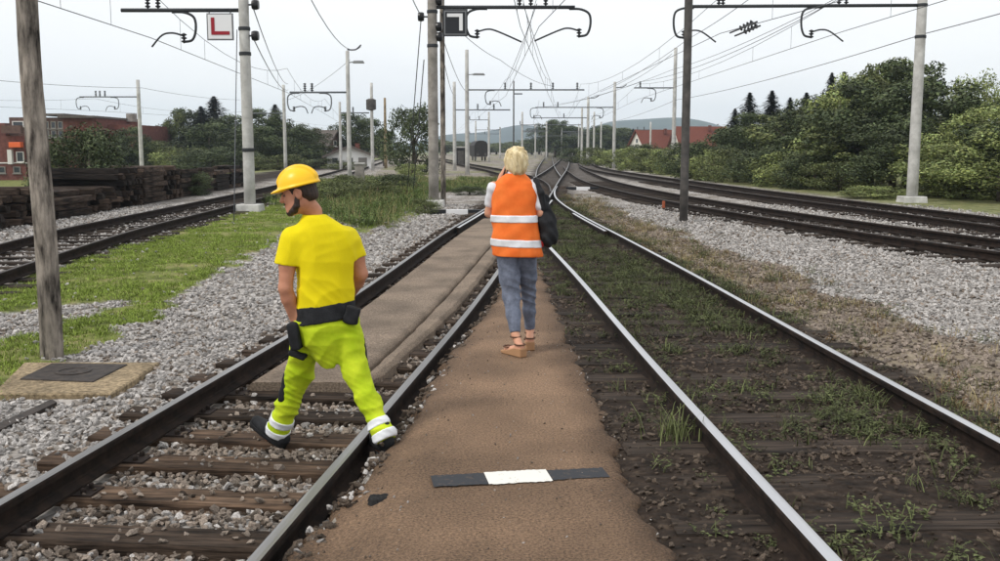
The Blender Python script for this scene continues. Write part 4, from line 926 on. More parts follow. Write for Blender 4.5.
# left side
grow(414, 72, 104, BA, 'round dark tree standing behind the black board mast', wid=4.6, group=None)
grow(92, 33, 124, BA, 'large dark bush behind the timber piles', 'bush', 'bush', wid=3.2, group=None)
grow(66, 34, 140, BA, 'smaller dark bush pressed against the large bush by the timbers', 'bush', 'bush', wid=2.4, group=None)
o = grow(200, 39, 171, BA, 'small black-green bush between the timber piles', 'bush', 'bush', wid=1.5, group=None)
LT = 'dark trees beyond the timber piles'
for px, y, top, key, wid, lb in ((218, 120, 96, CA, 15, 'tall pointed dark conifer behind the L board mast'), (205, 118, 106, CB, 11, 'narrower dark conifer beside the tall pointed one'), (194, 122, 108, DA, 8, 'dark leafy tree above the half hidden red roof'), (235, 112, 114, DA, 9, 'broad dark tree behind the foot of the L board mast'), (212, 108, 122, DA, 9, 'broad dark tree under the pointed conifers'),
                                 (180, 120, 110, DB, 4, 'slim tree with rounded top beside the red roof'), (165, 105, 138, BC, 8, 'grey green hedge tree beyond the left mast'), (150, 110, 139, DA, 8, 'dark tree right of the brick building'), (134, 100, 126, DA, 5, 'leafy tree against the end of the brick building'), (113, 98, 138, DA, 6, 'dark tree in front of the brick building'), (190, 100, 146, BC, 7, 'grey green bush below the red roof'), (172, 98, 150, BB, 5, 'pale bush behind the parked cars'), (210, 96, 148, BA, 7, 'dark low bush behind the parked cars'),
                                 (268, 105, 108, DA, 6.5, 'dark tree behind the yellow helmet'), (278, 112, 104, CB, 10, 'dark conifer behind the yellow helmet'), (258, 100, 126, DA, 8, 'broad dark tree between the two left masts'), (292, 105, 122, DA, 7, 'dark tree beside the mast behind the helmet'), (306, 112, 126, DA, 7, 'dark tree before the grey roof'), (300, 120, 126, DB, 6, 'feathery tree beside the grey roofed house'), (355, 125, 112, DA, 6, 'slim dark tree behind the white house'), (368, 128, 118, DA, 7, 'dark tree right of the white house'), (385, 110, 128, DA, 4, 'small dark tree near the transformer mast'), (325, 95, 158, BA, 5, 'low bush before the white house'), (345, 90, 161, BC, 4, 'low bush at the wall of the white house'), (245, 95, 150, BA, 6, 'low dark bush behind the timber yard'), (280, 92, 153, BC, 6, 'low bush beside the curving track')):
    grow(px, y, top, key, lb, 'conifer' if key[0] == 'conifer' else ('bush' if key[0] == 'bush' else 'leafy_tree'), 'bush' if key[0] == 'bush' else 'tree', wid=wid, group=LT)
for px, py, h, wd, key, lb in ((395, 194, .75, 2.2, BA, 'dark low shrub on the weedy bank beside the stay wires'), (378, 198, .6, 1.8, BC, 'grey green shrub on the weedy bank'), (335, 204, .7, 2.0, BC, 'leafy shrub at the end of the grass verge'), (352, 196, .8, 2.2, BC, 'shrub below the concrete stub'), (425, 214, .5, 1.0, BC, 'little shrub at the foot of the black board mast'), (470, 195, .4, 1.5, BA, 'little dark shrub in the gravel left of the woman'), (412, 178, .9, 2.4, BB, 'pale green shrub below the round tree'), (318, 196, .7, 1.8, BB, 'fresh green shrub beside the yellow helmet')):
    q = gpix([(px, py)])[0]; key = key; x, y = q; o = plant(lb, x, y, key, 'shrub', 'shrub', 1, 1, None, 'shrubs on the bank'); o.scale = (wd/key[3], wd/key[3], h/key[2])

# ------------------------------------------------------------------ buildings
def window(root, x, y, z, w_, h_, fr='frame_white'):
    m = MB(); t = .09
    for a in ((x-w_/2+t/2, z, t, h_), (x+w_/2-t/2, z, t, h_), (x, z+h_/2-t/2, w_-2*t, t), (x, z-h_/2+t/2, w_-2*t, t)): m.box((a[0], y-.03, a[1]), (a[2], .08, a[3]))
    f = m.build('window', fr, root); m = MB(); m.box((x, y-.01, z), (w_-2*t, .03, h_-2*t)); m.build('pane', 'glass', f); m = MB(); m.box((x, y-.06, z-h_/2-.05), (w_+.2, .16, .09)); m.build('sill', fr, f)
def gable_house(label, px, y, wid, dep, eave, ridge, wall, roof, yaw, wins, group=None, zb=None):
    x = at(px, y); root = thing('house', label, 'house', (x, y, gz1(x, y) if zb is None else zb), yaw, group)
    W, D = wid/2, dep/2; m = MB(); m.prism([(-W, -.3), (W, -.3), (W, eave), (0, ridge), (-W, eave)], -D, D); m.build('wall', wall, root)
    m = MB(); o_ = .45; sl = (ridge-eave)/W
    for s_ in (-1, 1): m.prism([(s_*(W+o_), eave-o_*sl), (0, ridge), (0, ridge+.22), (s_*(W+o_), eave-o_*sl+.22)], -D-.5, D+.5)
    rf = m.build('roof', roof, root); m = MB(); m.box((W*.35, D*.3, ridge-.1), (.45, .45, 1.0)); m.build('chimney', 'brick', rf)
    for (wx, wz, ww, wh) in wins: window(root, wx, -D-.01, wz, ww, wh)
    m = MB(); m.box((W*.55, -D-.02, min(1.0, eave*.45)), (.8, .06, min(2.1, eave*.9))); dr = m.build('door', 'frame_grey', root); m = MB(); m.lathe([(.03, 0), (.04, .04)], (W*.55-.35, -D-.07, 1.0), 6); m.build('handle', 'steel_galv', dr)
    return root
gable_house('small white house with low grey gable roof beyond the masts', 351, 98, 4.3, 6, 1.15, 2.0, 'plaster_white', 'roof_grey', .15, [(-1.4, .8, .7, .6), (0, .8, .7, .6)])
gable_house('dark roofed old house half hidden by trees', 320, 124, 5.5, 4.6, 1.8, 4.1, 'brick_dark', 'roof_grey', 1.2, [(-1.6, 1.2, .9, 1.1), (.2, 1.2, .9, 1.1), (0, 2.7, .7, .7)])
gable_house('red roofed house with white gable left of the dark mast', 655, 190, 5.5, 8.5, 2.3, 5.3, 'plaster', 'roof_red', -1.15, [(-1.4, 1.4, .9, 1.0), (1.2, 1.4, .9, 1.0), (0, 3.4, .8, .9)])
gable_house('red roofed house right of the dark mast', 698, 186, 5.8, 9.5, 2.4, 5.8, 'plaster', 'roof_red', -1.35, [(-1.4, 1.4, .9, 1.0), (1.2, 1.4, .9, 1.0), (0, 3.6, .8, .9)])
gable_house('small house with red lower roof beside the larger red roof', 716, 182, 4.4, 5, 1.3, 3.0, 'plaster', 'roof_red', .25, [(-1.0, 1.2, .8, .8), (.2, 1.2, .8, .8)])
gable_house('brick house with red roof buried in the trees behind the parked cars', 186, 132, 6, 9, 2.0, 4.6, 'brick', 'roof_red', .3, [(-1.6, 1.6, .9, 1.1), (0.1, 1.6, .9, 1.1), (0, 3.2, .7, .7)])
# brick block
yb = 105; zb = -1.25; root = thing('brick_building', 'dark red brick block of flats behind the wooden pole', 'building', (at(60, yb), yb, zb)); X0 = at(60, yb)
def wall_box(x0, x1, y0, y1, h, mt, nm='wall'): m = MB(); m.box(((x0+x1)/2-X0, (y0+y1)/2-yb, h/2-.2), (x1-x0, y1-y0, h+.4)); return m.build(nm, mt, root)
hz = lambda py, y=yb: float(aty(60, py, y)[2])-zb
wall_box(at(-60, yb), at(29, yb), yb, yb+11, hz(136), 'brick'); wall_box(at(-50, yb)-.0, at(8, yb), yb+.6, yb+10, hz(123), 'brick', 'upper_storey'); wall_box(at(8, yb)+.01, at(30, yb), yb+1.5, yb+10.2, hz(117), 'brick_dark', 'upper_storey')
wall_box(at(45, yb), at(68, yb)-.01, yb+.4, yb+12, hz(117.5), 'brick_dark'); wall_box(at(68, yb), at(101, yb), yb, yb+13, hz(118), 'brick'); wall_box(at(101, yb)+.01, at(129, yb), yb+3, yb+16, hz(124), 'brick'); wall_box(at(29, yb)+.01, at(45, yb)-.01, yb+2, yb+11, hz(121), 'brick_dark')
m = MB(); m.box((at(84, yb)-X0, 6, hz(118)+.1), (3.8, 13.4, .22)); m.box((at(57, yb)-X0, 6, hz(117.5)+.3), (2.7, 11.9, .2)); rf = m.build('roof', 'roof_grey', root)
m = MB(); m.box((at(105, yb)-X0, 9, hz(118)+.3), (.9, .9, .9)); m.build('chimney', 'concrete_old', rf)
for px in (50, 57, 64):
    for py in (125, 134): window(root, at(px, yb)-X0, .38, hz(py), .55, .75, 'frame_grey')
window(root, at(17, yb)-X0, 1.48, hz(123.5), 1.2, .55)
for px in (5, 20): window(root, at(px, yb)-X0, -.02, hz(170), .75, .7, 'frame_grey')
window(root, at(24, yb)-X0, -.02, hz(157), .8, 1.1)
m = MB(); m.box((at(22, yb)-X0, -.35, hz(145)), (1.25, .7, .55)); m.build('orange_awning', 'orange_panel', root, bevel=.05)
m = MB(); m.box((at(15, yb)-X0, -.2, hz(157)), (.45, .4, 1.5)); m.build('white_pillar', 'frame_white', root)
m = MB(); m.box((at(2, yb)-X0, -.03, hz(163)), (6, .1, .12)); m.build('ledge', 'frame_white', root)
m = MB(); m.box((at(19, yb)-X0, -.3, hz(129.5)), (2.0, .6, .8)); m.build('balcony', 'brick_dark', root)
# hut and wagon
x = at(461, 118); root = thing('trackside_hut', 'small dark hut with pale flat roof beside the far track', 'hut', (x, 118, gz1(x, 118))); m = MB(); m.box((0, 1, .95), (1.3, 2, 2.1)); m.build('wall', 'wagon_black', root)
m = MB(); m.box((0, 1, 2.06), (1.55, 2.3, .14)); m.build('roof', 'concrete', root); m = MB(); m.box((0, -.03, .8), (.7, .06, 1.7)); m.build('door', 'steel_dark', root)
yw = 150; x = at(481.5, yw); root = thing('freight_wagon', 'dark freight wagon with rounded roof on the far left track', 'wagon', (x, yw, gz1(x, yw)+.1), math.atan2(.11, 1)*1)
m = MB(); m.prism([(-1.0, .75), (1.0, .75), (1.05, 2.3), (.75, 2.85), (.3, 3.02), (-.3, 3.02), (-.75, 2.85), (-1.05, 2.3)], 0, 9); m.build('body', 'wagon_black', root)
for yy in (1.5, 2.6, 6.4, 7.5):
    for s_ in (-.75, .75): m = MB(); m.lathe([(.4, -.06), (.44, -.04), (.44, .02), (.40, .06)], (s_, yy, .44), 16, R=Matrix.Rotation(math.pi/2, 3, 'Y')); m.build('wheel', 'steel_dark', root)
for s_ in (-.6, .6): m = MB(); m.tube([(s_, 0, 1.0), (s_, -.5, 1.0)], .09, 8); m.lathe([(.2, 0), (.2, .05)], (s_, -.5, 1.0), 12, R=Matrix.Rotation(math.pi/2, 3, 'X')); m.build('buffer', 'steel_dark', root)
m = MB(); m.box((0, 4.5, .72), (1.7, 9, .2)); m.build('underframe', 'steel_dark', root)

# parked cars beyond the timber yard
def car(label, px, y, mt, rz):
    x = at(px, y); root = thing('parked_car', label, 'car', (x, y, gz1(x, y)), rz, 'cars parked beyond the timber yard')
    m = MB(); m.prism([(-2.05, .35), (2.0, .35), (2.05, .62), (1.95, .82), (1.05, .92), (.45, 1.38), (-1.2, 1.42), (-1.85, .98), (-2.08, .85)], -.82, .82); m.build('body', mt, root, bevel=.05)
    for s_ in (-1, 1):
        m = MB(); m.prism([(.88, .94), (.42, 1.3), (-.3, 1.32), (-.3, .94)], s_*.825-.012, s_*.825+.012); m.build('side_window', 'glass', root)
        m = MB(); m.prism([(-.38, .94), (-.38, 1.32), (-1.15, 1.34), (-1.55, .98)], s_*.825-.012, s_*.825+.012); m.build('side_window', 'glass', root)
        for wx in (-1.25, 1.28): m = MB(); m.lathe([(.2, -.1), (.31, -.09), (.31, .09), (.2, .1)], (wx, s_*.74, .31), 14, R=Matrix.Rotation(math.pi/2, 3, 'X')); wh = m.build('wheel', 'rubber', root); m = MB(); m.lathe([(.17, -.105), (.18, .105)], (wx, s_*.74, .31), 10, R=Matrix.Rotation(math.pi/2, 3, 'X')); m.build('rim', 'car_silver', wh)
    return root
for px, mt, lb, rz in ((152, 'car_white', 'white car parked nearest the left mast', .1), (174, 'car_white', 'white car parked below the red roof', 3.2), (190, 'car_white', 'white car parked between two others below the conifers', 0), (203, 'car_silver', 'silver car parked among white ones', .1), (218, 'car_white', 'white car parked close to the L board mast', 3.0), (232, 'car_silver', 'silver car parked behind the L board mast', 0)):
    car(lb, px, 110+random.uniform(-1, 1), mt, rz)

# ------------------------------------------------------------------ hills and haze
def hills(y, prof, depth, seed):
    xs = np.linspace(-2600, 2600, 260); n = 14; V = []
    for j in range(n):
        t = j/(n-1)*2-1
        for x in xs:
            hgt = prof(x)*(1-t*t)*(1+.25*(fb(x, j*60., .006, seed)-.5)); V.append((x, y+t*depth, -3+max(hgt, 0)))
    m = len(xs); I = np.arange(n*m).reshape(n, m); F = np.stack([I[:-1,:-1], I[:-1,1:], I[1:,1:], I[1:,:-1]], -1).reshape(-1, 4)
    return np_mesh('hills', V, F, 'hill', smooth=True, kind='structure')
hills(2100, lambda x: 18+22*float(fb(x, 3, .0022, 2))+46*math.exp(-((x-320)/150)**2)+22*math.exp(-((x-10)/110)**2)+9*math.sin(x/43)*math.sin(x/71+1), 500, 3)
hb_ = MB(); hb_.box((0, 1500, 68), (7000, 3600, 148)); hz_o = hb_.build('haze', 'wire'); hz_o['kind'] = 'stuff'
hm = bpy.data.materials.new('haze'); hm.use_nodes = True; hn = hm.node_tree; hn.nodes.clear(); ho_ = hn.nodes.new('ShaderNodeOutputMaterial'); pv = hn.nodes.new('ShaderNodeVolumePrincipled')
pv.inputs['Color'].default_value = (.74, .86, 1, 1); pv.inputs['Density'].default_value = .00026; pv.inputs['Anisotropy'].default_value = .2; hn.links.new(pv.outputs[0], ho_.inputs['Volume']); hz_o.data.materials.clear(); hz_o.data.materials.append(hm)

# ------------------------------------------------------------------ people (distance fields turned into smooth surfaces)
def smin(a, b, k):
    h = np.clip(.5+.5*(b-a)/k, 0, 1); return b*(1-h)+a*h-k*h*(1-h)
class Field:
    def __init__(s, lo, hi, h):
        s.lo = np.array(lo, float); s.h = h; n = np.ceil((np.array(hi)-s.lo)/h).astype(int)+1
        s.ax = [s.lo[i]+h*np.arange(n[i]) for i in range(3)]; s.F = np.full(n, 9.0)
    def block(s, lo, hi):
        sl = []
        for i in range(3):
            a = int(np.clip(np.floor((lo[i]-s.lo[i])/s.h), 0, len(s.ax[i])-1)); b = int(np.clip(np.ceil((hi[i]-s.lo[i])/s.h)+1, a+1, len(s.ax[i]))); sl.append(slice(a, b))
        return tuple(sl), np.stack(np.meshgrid(*[s.ax[i][sl[i]] for i in range(3)], indexing='ij'), -1)
    def put(s, fn, lo, hi, k):
        sl, P = s.block(np.array(lo)-k-.03, np.array(hi)+k+.03); s.F[sl] = smin(s.F[sl], fn(P), k)
    def carve(s, fn, lo, hi):
        sl, P = s.block(np.array(lo)-.03, np.array(hi)+.03); s.F[sl] = np.maximum(s.F[sl], -fn(P))
    def cone(s, a, b, ra, rb, k=.02):
        a = np.array(a, float); b = np.array(b, float); ab = b-a; L2 = ab@ab+1e-12
        def fn(P):
            t = np.clip(((P-a)@ab)/L2, 0, 1); return np.linalg.norm(P-a-t[..., None]*ab, axis=-1)-(ra+(rb-ra)*t)
        r = max(ra, rb); s.put(fn, np.minimum(a, b)-r, np.maximum(a, b)+r, k)
    def chain(s, pts, rs, k=.02):
        for i in range(len(pts)-1): s.cone(pts[i], pts[i+1], rs[i], rs[i+1], k)
    def ell(s, c, rad, fr=None, k=.02, carve=False):
        c = np.array(c, float); rad = np.array(rad, float); R = np.eye(3) if fr is None else np.array(fr)
        def fn(P):
            q = (P-c)@R.T; k0 = np.linalg.norm(q/rad, axis=-1); k1 = np.linalg.norm(q/rad**2, axis=-1)+1e-9; return k0*(k0-1)/k1
        m = rad.max()
        if carve: s.carve(fn, c-m, c+m)
        else: s.put(fn, c-m, c+m, k)
    def stack(s, c, fr, secs, k=.02, pw=2.3):
        """sections (u, half width, half depth, forward offset[, side offset]) along the frame's up axis"""
        c = np.array(c, float); R = np.array(fr); S = np.array([list(q)+[0]*(5-len(q)) for q in secs])
        def fn(P):
            q = (P-c)@R.T; u = q[..., 2]; cu = np.clip(u, S[0,0], S[-1,0]); w = np.interp(cu, S[:,0], S[:,1]); d = np.interp(cu, S[:,0], S[:,2]); o = np.interp(cu, S[:,0], S[:,3]); o2 = np.interp(cu, S[:,0], S[:,4])
            e = (np.abs((q[..., 0]-o2)/w)**pw+np.abs((q[..., 1]-o)/d)**pw)**(1/pw); side = (e-1)*np.minimum(w, d)
            return np.maximum(side, np.maximum(S[0,0]-u, u-S[-1,0]))
        m = S[:, 1:3].max()*1.5+.1; a = c+R[2]*S[0,0]; b = c+R[2]*S[-1,0]; s.put(fn, np.minimum(a, b)-m, np.maximum(a, b)+m, k)
    def P(s): return np.stack(np.meshgrid(*s.ax, indexing='ij'), -1)
    def keep(s, p, n):          # keep the side of the plane that n points to
        n = np.array(n, float); n /= np.linalg.norm(n); s.F = np.maximum(s.F, -((s.P()-np.array(p))@n))
    def wrinkle(s, amp, k1, k2, seed=0, mask=None):
        P = s.P(); d = np.sin(P@np.array(k1)+2.2*np.sin(P@np.array(k2)+seed)+seed)+.5*np.sin(P@(np.array(k1)*2.3+np.array(k2)*.4)+1.7*seed); s.F = s.F+amp*d*(1 if mask is None else mask(P))
    def fold(s, amp, k1, k2, k3, seed=0, mask=None):     # sharp cloth ridges that come and go
        P = s.P(); a = P@np.array(k1)+1.6*np.sin(P@np.array(k2)+seed)+seed; r = 1-np.abs(np.sin(a))**.75*1.9; m = .25+.75*(.5+.5*np.sin(P@np.array(k3)+seed*2.1)); s.F = s.F-amp*r*m*(1 if mask is None else mask(P))
    def offset(s, o): s.F = s.F-o
    def mesh(s, name, mt, parent, loc, smooth=2):
        F = s.F; S = F < 0; n = np.array(F.shape); c = [(i, j, k) for i in (0, 1) for j in (0, 1) for k in (0, 1)]
        def sh(A, o): return A[o[0]:n[0]-1+o[0], o[1]:n[1]-1+o[1], o[2]:n[2]-1+o[2]]
        cnt = sum(sh(S, o).astype(np.int8) for o in c); act = (cnt > 0) & (cnt < 8); idx = np.argwhere(act)
        V8 = {o: sh(F, o)[act] for o in c}; acc = np.zeros((len(idx), 3)); num = np.zeros(len(idx))
        for o in c:
            for ax in range(3):
                if o[ax] == 0:
                    p = list(o); p[ax] = 1; p = tuple(p); a, b = V8[o], V8[p]; x = (a < 0) != (b < 0); t = np.where(x, a/np.where(x, a-b, 1), 0)
                    pos = np.tile(np.array(o, float), (len(idx), 1)); pos[:, ax] += t; acc += np.where(x[:, None], pos, 0); num += x
        V = s.lo+s.h*(idx+acc/num[:, None]); vid = np.full(n-1, -1); vid[act] = np.arange(len(idx)); Q = []
        for ax in range(3):
            a0 = [slice(0, -1) if i == ax else slice(1, -1) for i in range(3)]; a1 = [slice(1, None) if i == ax else slice(1, -1) for i in range(3)]
            s0 = S[tuple(a0)]; s1 = S[tuple(a1)]; e = np.argwhere(s0 != s1)
            if not len(e): continue
            sg = s0[tuple(e.T)]; e = e+np.array([0 if i == ax else 1 for i in range(3)]); u, w_ = [(1, 2), (2, 0), (0, 1)][ax]
            def g(du, dw): q = e.copy(); q[:, u] -= du; q[:, w_] -= dw; return vid[tuple(q.T)]
            f = np.stack([g(1, 1), g(0, 1), g(0, 0), g(1, 0)], -1); f[~sg] = f[~sg][:, ::-1]; Q.append(f)
        Q = np.concatenate(Q); Q = Q[(Q >= 0).all(1)]
        for _ in range(smooth):      # light Laplacian smoothing
            A = np.zeros_like(V); N = np.zeros(len(V))
            for i in range(4):
                for j in ((i+1) % 4, (i-1) % 4): np.add.at(A, Q[:, i], V[Q[:, j]]); np.add.at(N, Q[:, i], 1)
            V = V+.5*(A/np.maximum(N, 1)[:, None]-V)
        return np_mesh(name, V-np.array(loc), Q, mt, parent, smooth=True)
def box_of(pts, m): P = np.array(pts); return P.min(0)-m, P.max(0)+m
def frame(fwd, up=(0, 0, 1)):
    f = np.array(fwd, float); f /= np.linalg.norm(f); u = np.array(up, float); u = u-f*(u@f); u /= np.linalg.norm(u); r = np.cross(f, u); return np.array([r, f, u])     # rows: right, forward, up
def hand(F, wrist, palm_end, side, curl, s=1.0, spread=.020):
    """palm and five bent fingers; side = direction towards the thumb, curl = direction the fingers bend to"""
    w_ = np.array(wrist, float); e = np.array(palm_end, float); d = e-w_; d /= np.linalg.norm(d); sd = np.array(side, float); sd -= d*(sd@d); sd /= np.linalg.norm(sd); cu = np.array(curl, float); cu -= d*(cu@d); cu /= np.linalg.norm(cu)
    for o in (-.026, -.009, .009, .026): F.cone(w_+sd*o*.6*s+d*.01, e+sd*o*s, .017*s, .013*s, .012)
    for i, (o, L_) in enumerate(((.031, .070), (.0105, .078), (-.0105, .073), (-.031, .058))):
        a = e+sd*o*s; b = a+(d*.85+cu*.35)*L_*.45*s+sd*o*.15; c = b+(d*.45+cu*.85)*L_*.33*s; g = c+(d*.05+cu*.95)*L_*.26*s
        F.chain([a, b, c, g], [.0100*s, .0092*s, .0085*s, .0075*s], .004)
    t0 = w_+d*.025*s+sd*.022*s; t1 = t0+(d*.55+sd*.65+cu*.25)*.042*s; t2 = t1+(d*.8+sd*.15+cu*.5)*.032*s
    F.chain([t0, t1, t2], [.014*s, .011*s, .009*s], .006)
def head(F, c, fr, s=1.0, female=False):
    R = np.array(fr); L = lambda r, f, u: np.array(c)+s*(R[0]*r+R[1]*f+R[2]*u)
    F.ell(L(0, -.012, .035), np.array([.076, .097, .095])*s, fr, .02); F.ell(L(0, .032, -.045), np.array([.058, .066, .082])*s, fr, .03)
    F.ell(L(0, .074, -.100), np.array([.026, .020, .020])*s, fr, .025); F.cone(L(-.045, .02, -.075), L(-.02, .07, -.102), .022*s, .02*s, .03); F.cone(L(.045, .02, -.075), L(.02, .07, -.102), .022*s, .02*s, .03)
    F.cone(L(0, .088, .012), L(0, .113, -.030), .010*s, .0145*s, .014); F.ell(L(0, .082, .022), np.array([.05, .014, .012])*s, fr, .016)
    F.cone(L(-.018, .093, -.062), L(.018, .093, -.062), .008*s, .008*s, .008); F.cone(L(-.015, .092, -.076), L(.015, .092, -.076), .008*s, .008*s, .008)
    for q in (-1, 1):
        F.ell(L(q*.034, .088, -.002), np.array([.018, .013, .011])*s, fr, carve=True); F.ell(L(q*.075, -.012, -.012), np.array([.010, .024, .034])*s, fr, .006); F.ell(L(q*.084, -.006, -.010), np.array([.006, .012, .018])*s, fr, carve=True)
    return L

def man():
    Pm = lambda px, py, y: aty(px, py, y)
    fr = frame((-.36, .93, 0)); fw = frame((-.80, .60, 0))                        # torso, walking direction
    heelL, toeL = Pm(284.5, 447, 6.34), Pm(252, 422.5, 6.50); ankL = Pm(278, 430, 6.36)
    heelR, toeR = Pm(388.5, 450.5, 5.84), Pm(371, 440.5, 6.09); ankR = Pm(384, 435, 5.87)
    hipC = Pm(326, 311, 6.07); hipL = Pm(310, 314, 6.04); hipR = Pm(342, 312, 6.10); kneL = Pm(300, 373, 6.24); kneR = Pm(356, 373, 6.02)
    nb = Pm(313, 215, 6.09); shL = Pm(290, 236, 6.01); shR = Pm(350, 236, 6.18); elL = Pm(285.5, 288, 5.97); wrL = Pm(294, 318, 6.03); elR = Pm(361, 274, 6.20); wrR = Pm(350, 296, 6.40)
    hc = Pm(298.5, 192, 6.04)
    base = np.array([hipC[0], hipC[1], gz1(hipC[0], hipC[1])])
    root = thing('person', 'worker in yellow t-shirt, lime trousers and yellow helmet stepping over the rail', 'person', tuple(base))
    hf = frame((-.97, .03, -.24))
    F = Field(*box_of([heelL, toeL, heelR, toeR, hc+np.array([0, 0, .15]), shL, shR, elL, elR, wrR, wrL], .16), .0065)
    L = head(F, hc, hf)
    F.chain([L(0, -.02, -.06), nb+np.array([0, 0, .02])], [.055, .057], .03)
    F.stack(hipC, fr, [(-.05, .15, .10, 0), (.08, .155, .105, 0), (.25, .15, .10, 0), (.40, .16, .10, 0), (.46, .13, .085, -.01), (.52, .08, .06, -.01), (.575, .05, .05, 0)], .03)
    for sh_, el, wr in ((shL, elL, wrL), (shR, elR, wrR)):
        i_ = sh_+np.array([.022 if sh_ is shL else -.026, 0, -.03]); F.chain([i_, sh_*.45+el*.55, el], [.045, .050, .041], .02); F.chain([el, el*.65+wr*.35, wr], [.043, .044, .029], .015)
    d = (wrL-elL); d /= np.linalg.norm(d); hand(F, wrL, wrL+d*.075+np.array([.005, .01, -.012]), (-.2, .95, .1), (.8, .35, -.1))
    d = (wrR-elR); d /= np.linalg.norm(d); hand(F, wrR, wrR+d*.075, (-.6, -.1, .6), (-.5, .2, -.6))
    for h_, k_, a_, hl, tl in ((hipL, kneL, ankL, heelL, toeL), (hipR, kneR, ankR, heelR, toeR)):
        F.chain([h_, k_, k_*.65+a_*.35, a_], [.088, .058, .052, .036], .03); F.chain([a_, hl*.55+tl*.45, tl*.85+hl*.15], [.034, .034, .028], .02)
    body = F.mesh('body', 'skin_tan', root, base)
    # face details
    for q in (-1, 1):
        m = MB(); e = L(q*.034, .079, -.002); m.lathe([(.002, -.008), (.006, -.006), (.008, 0), (.006, .006), (.002, .008)], e-base, 10); ey = m.build('eye', 'eye_white', root, smooth=True)
        m = MB(); e2 = L(q*.034, .0858, -.002); m.lathe([(.001, -.006), (.006, 0), (.001, .006)], e2-base, 8); m.build('iris', 'hair_dark', ey)
        G = Field(*box_of([L(q*.034, .085, .014)], .05), .004); G.cone(L(q*.014, .096, .012), L(q*.052, .080, .014), .005, .0035); G.mesh('eyebrow', 'hair_dark', root, base, 1)
    G = Field(*box_of([hc], .2), .005)      # hair
    G.ell(L(0, -.016, .035), np.array([.081, .099, .100]), hf, .01); G.ell(L(0, -.07, -.03), np.array([.066, .042, .055]), hf, .03)
    G.keep(L(0, .045, .03), -hf[1]*1.0+hf[2]*.35); 
    for q in (-1, 1): G.ell(L(q*.085, -.005, -.02), np.array([.03, .034, .042]), hf, carve=True)
    G.keep(L(0, -.05, -.075), hf[2]+hf[1]*.2); G.wrinkle(.0015, (160, 60, 40), (40, 90, 30), 1); G.mesh('hair', 'hair_dark', root, base)
    G = Field(*box_of([L(0, .04, -.07)], .12), .0045)   # beard
    G.ell(L(0, .076, -.103), np.array([.032, .026, .024]), hf, .02)
    for q in (-1, 1): G.chain([L(q*.070, .000, -.022), L(q*.067, .008, -.05), L(q*.062, .018, -.078), L(q*.046, .044, -.100), L(q*.014, .080, -.110)], [.010, .013, .018, .021, .021], .012)
    G.wrinkle(.0012, (180, 60, 90), (60, 120, 30), 2); G.mesh('beard', 'hair_dark', root, base, 1)
    m_ = Field(*box_of([L(0, .1, -.05)], .05), .0035); m_.cone(L(-.022, .092, -.054), L(.022, .092, -.054), .0075, .0075); m_.mesh('moustache', 'hair_dark', root, base, 1)
    # helmet
    hh = frame((-.97, .03, -.24)); H = lambda r, f, u: hc+hh[0]*r+hh[1]*f+hh[2]*u
    G = Field(*box_of([hc], .25), .005)
    G.ell(H(0, -.012, .035), np.array([.108, .128, .118]), hh, .01); [G.chain([H(r_, -.012+.124*math.sin(t), .035+.116*math.cos(t)) for t in np.linspace(-1.3, 1.2, 22)], [w_]*22, .014) for r_, w_ in ((0, .009), (-.032, .005), (.032, .005))]
    G.keep(H(0, 0, .033), hh[2])
    G.ell(H(0, -.004, .035), np.array([.120, .140, .012]), hh, .012); G.ell(H(0, .085, .030), np.array([.085, .080, .010]), hh, .016)
    G.ell(H(0, -.012, .02), np.array([.098, .118, .105]), hh, carve=True); hel = G.mesh('helmet', 'helmet_yellow', root, base, 2)
    # t-shirt
    G = Field(*box_of([hipC, nb, shL, shR, elL, elR], .22), .0065); z0 = hipC
    G.stack(z0, fr, [(.015, .188, .140, 0, .0), (.12, .180, .136, 0, 0), (.24, .182, .133, .0, 0), (.36, .193, .134, .0, 0), (.44, .196, .118, -.005, -.004), (.495, .170, .104, -.010, -.012), (.54, .122, .090, -.010, -.030), (.575, .088, .078, -.005, -.050), (.595, .068, .066, -.0, -.058)], .03, 2.4)
    slE = Pm(286.5, 265, 6.0); srE = Pm(357, 258, 6.19)
    G.chain([shL+np.array([.012, 0, -.018]), slE], [.074, .076], .06); G.chain([shR+np.array([-.018, 0, -.016]), srE+np.array([-.006, 0, 0])], [.074, .070], .06)
    # trim: sleeve ends, neck opening, hem
    P = G.P()
    for e_, s_ in ((slE, shL), (srE, shR)):
        n = e_-s_; n /= np.linalg.norm(n); t = (P-e_)@n; nearby = (np.linalg.norm(P-e_, axis=-1) < .16) & (((P-hipC)@fr[0]*(1 if e_ is srE else -1)) > .165); G.F = np.where(nearby, np.maximum(G.F, t), G.F)
    G.ell(nb+np.array([-.005, .01, .045]), (.072, .072, .045), fr, carve=True)
    up_ = lambda P: (P-hipC)@fr[2]
    G.fold(.0055, (11, 3, 17), (6, 4, -9), (7, 3, 6), 1.3, lambda P: .25+.75*ss(.40, .08, up_(P))); G.fold(.0035, (-20, 5, 15), (8, 3, 5), (-6, 4, 9), 4.1, lambda P: .2+.8*ss(.34, .05, up_(P))); G.fold(.003, (24, 5, 5), (4, 6, 8), (3, 5, 13), 2.2); G.fold(.0042, (30, 6, 34), (9, 6, 12), (10, 5, 9), .5, lambda P: ss(.30, .02, up_(P))); G.fold(.0016, (-34, 8, 40), (12, 4, 9), (-9, 6, 12), 3.3, lambda P: ss(.26, .40, up_(P))*.8)
    G.keep(Pm(326, 304, 6.07), np.array([.125, 0, 1.0])*np.array([-1, 1, 1])*np.array([1, 0, 1])); G.mesh('t_shirt', 'shirt_yellow', root, base, 2)
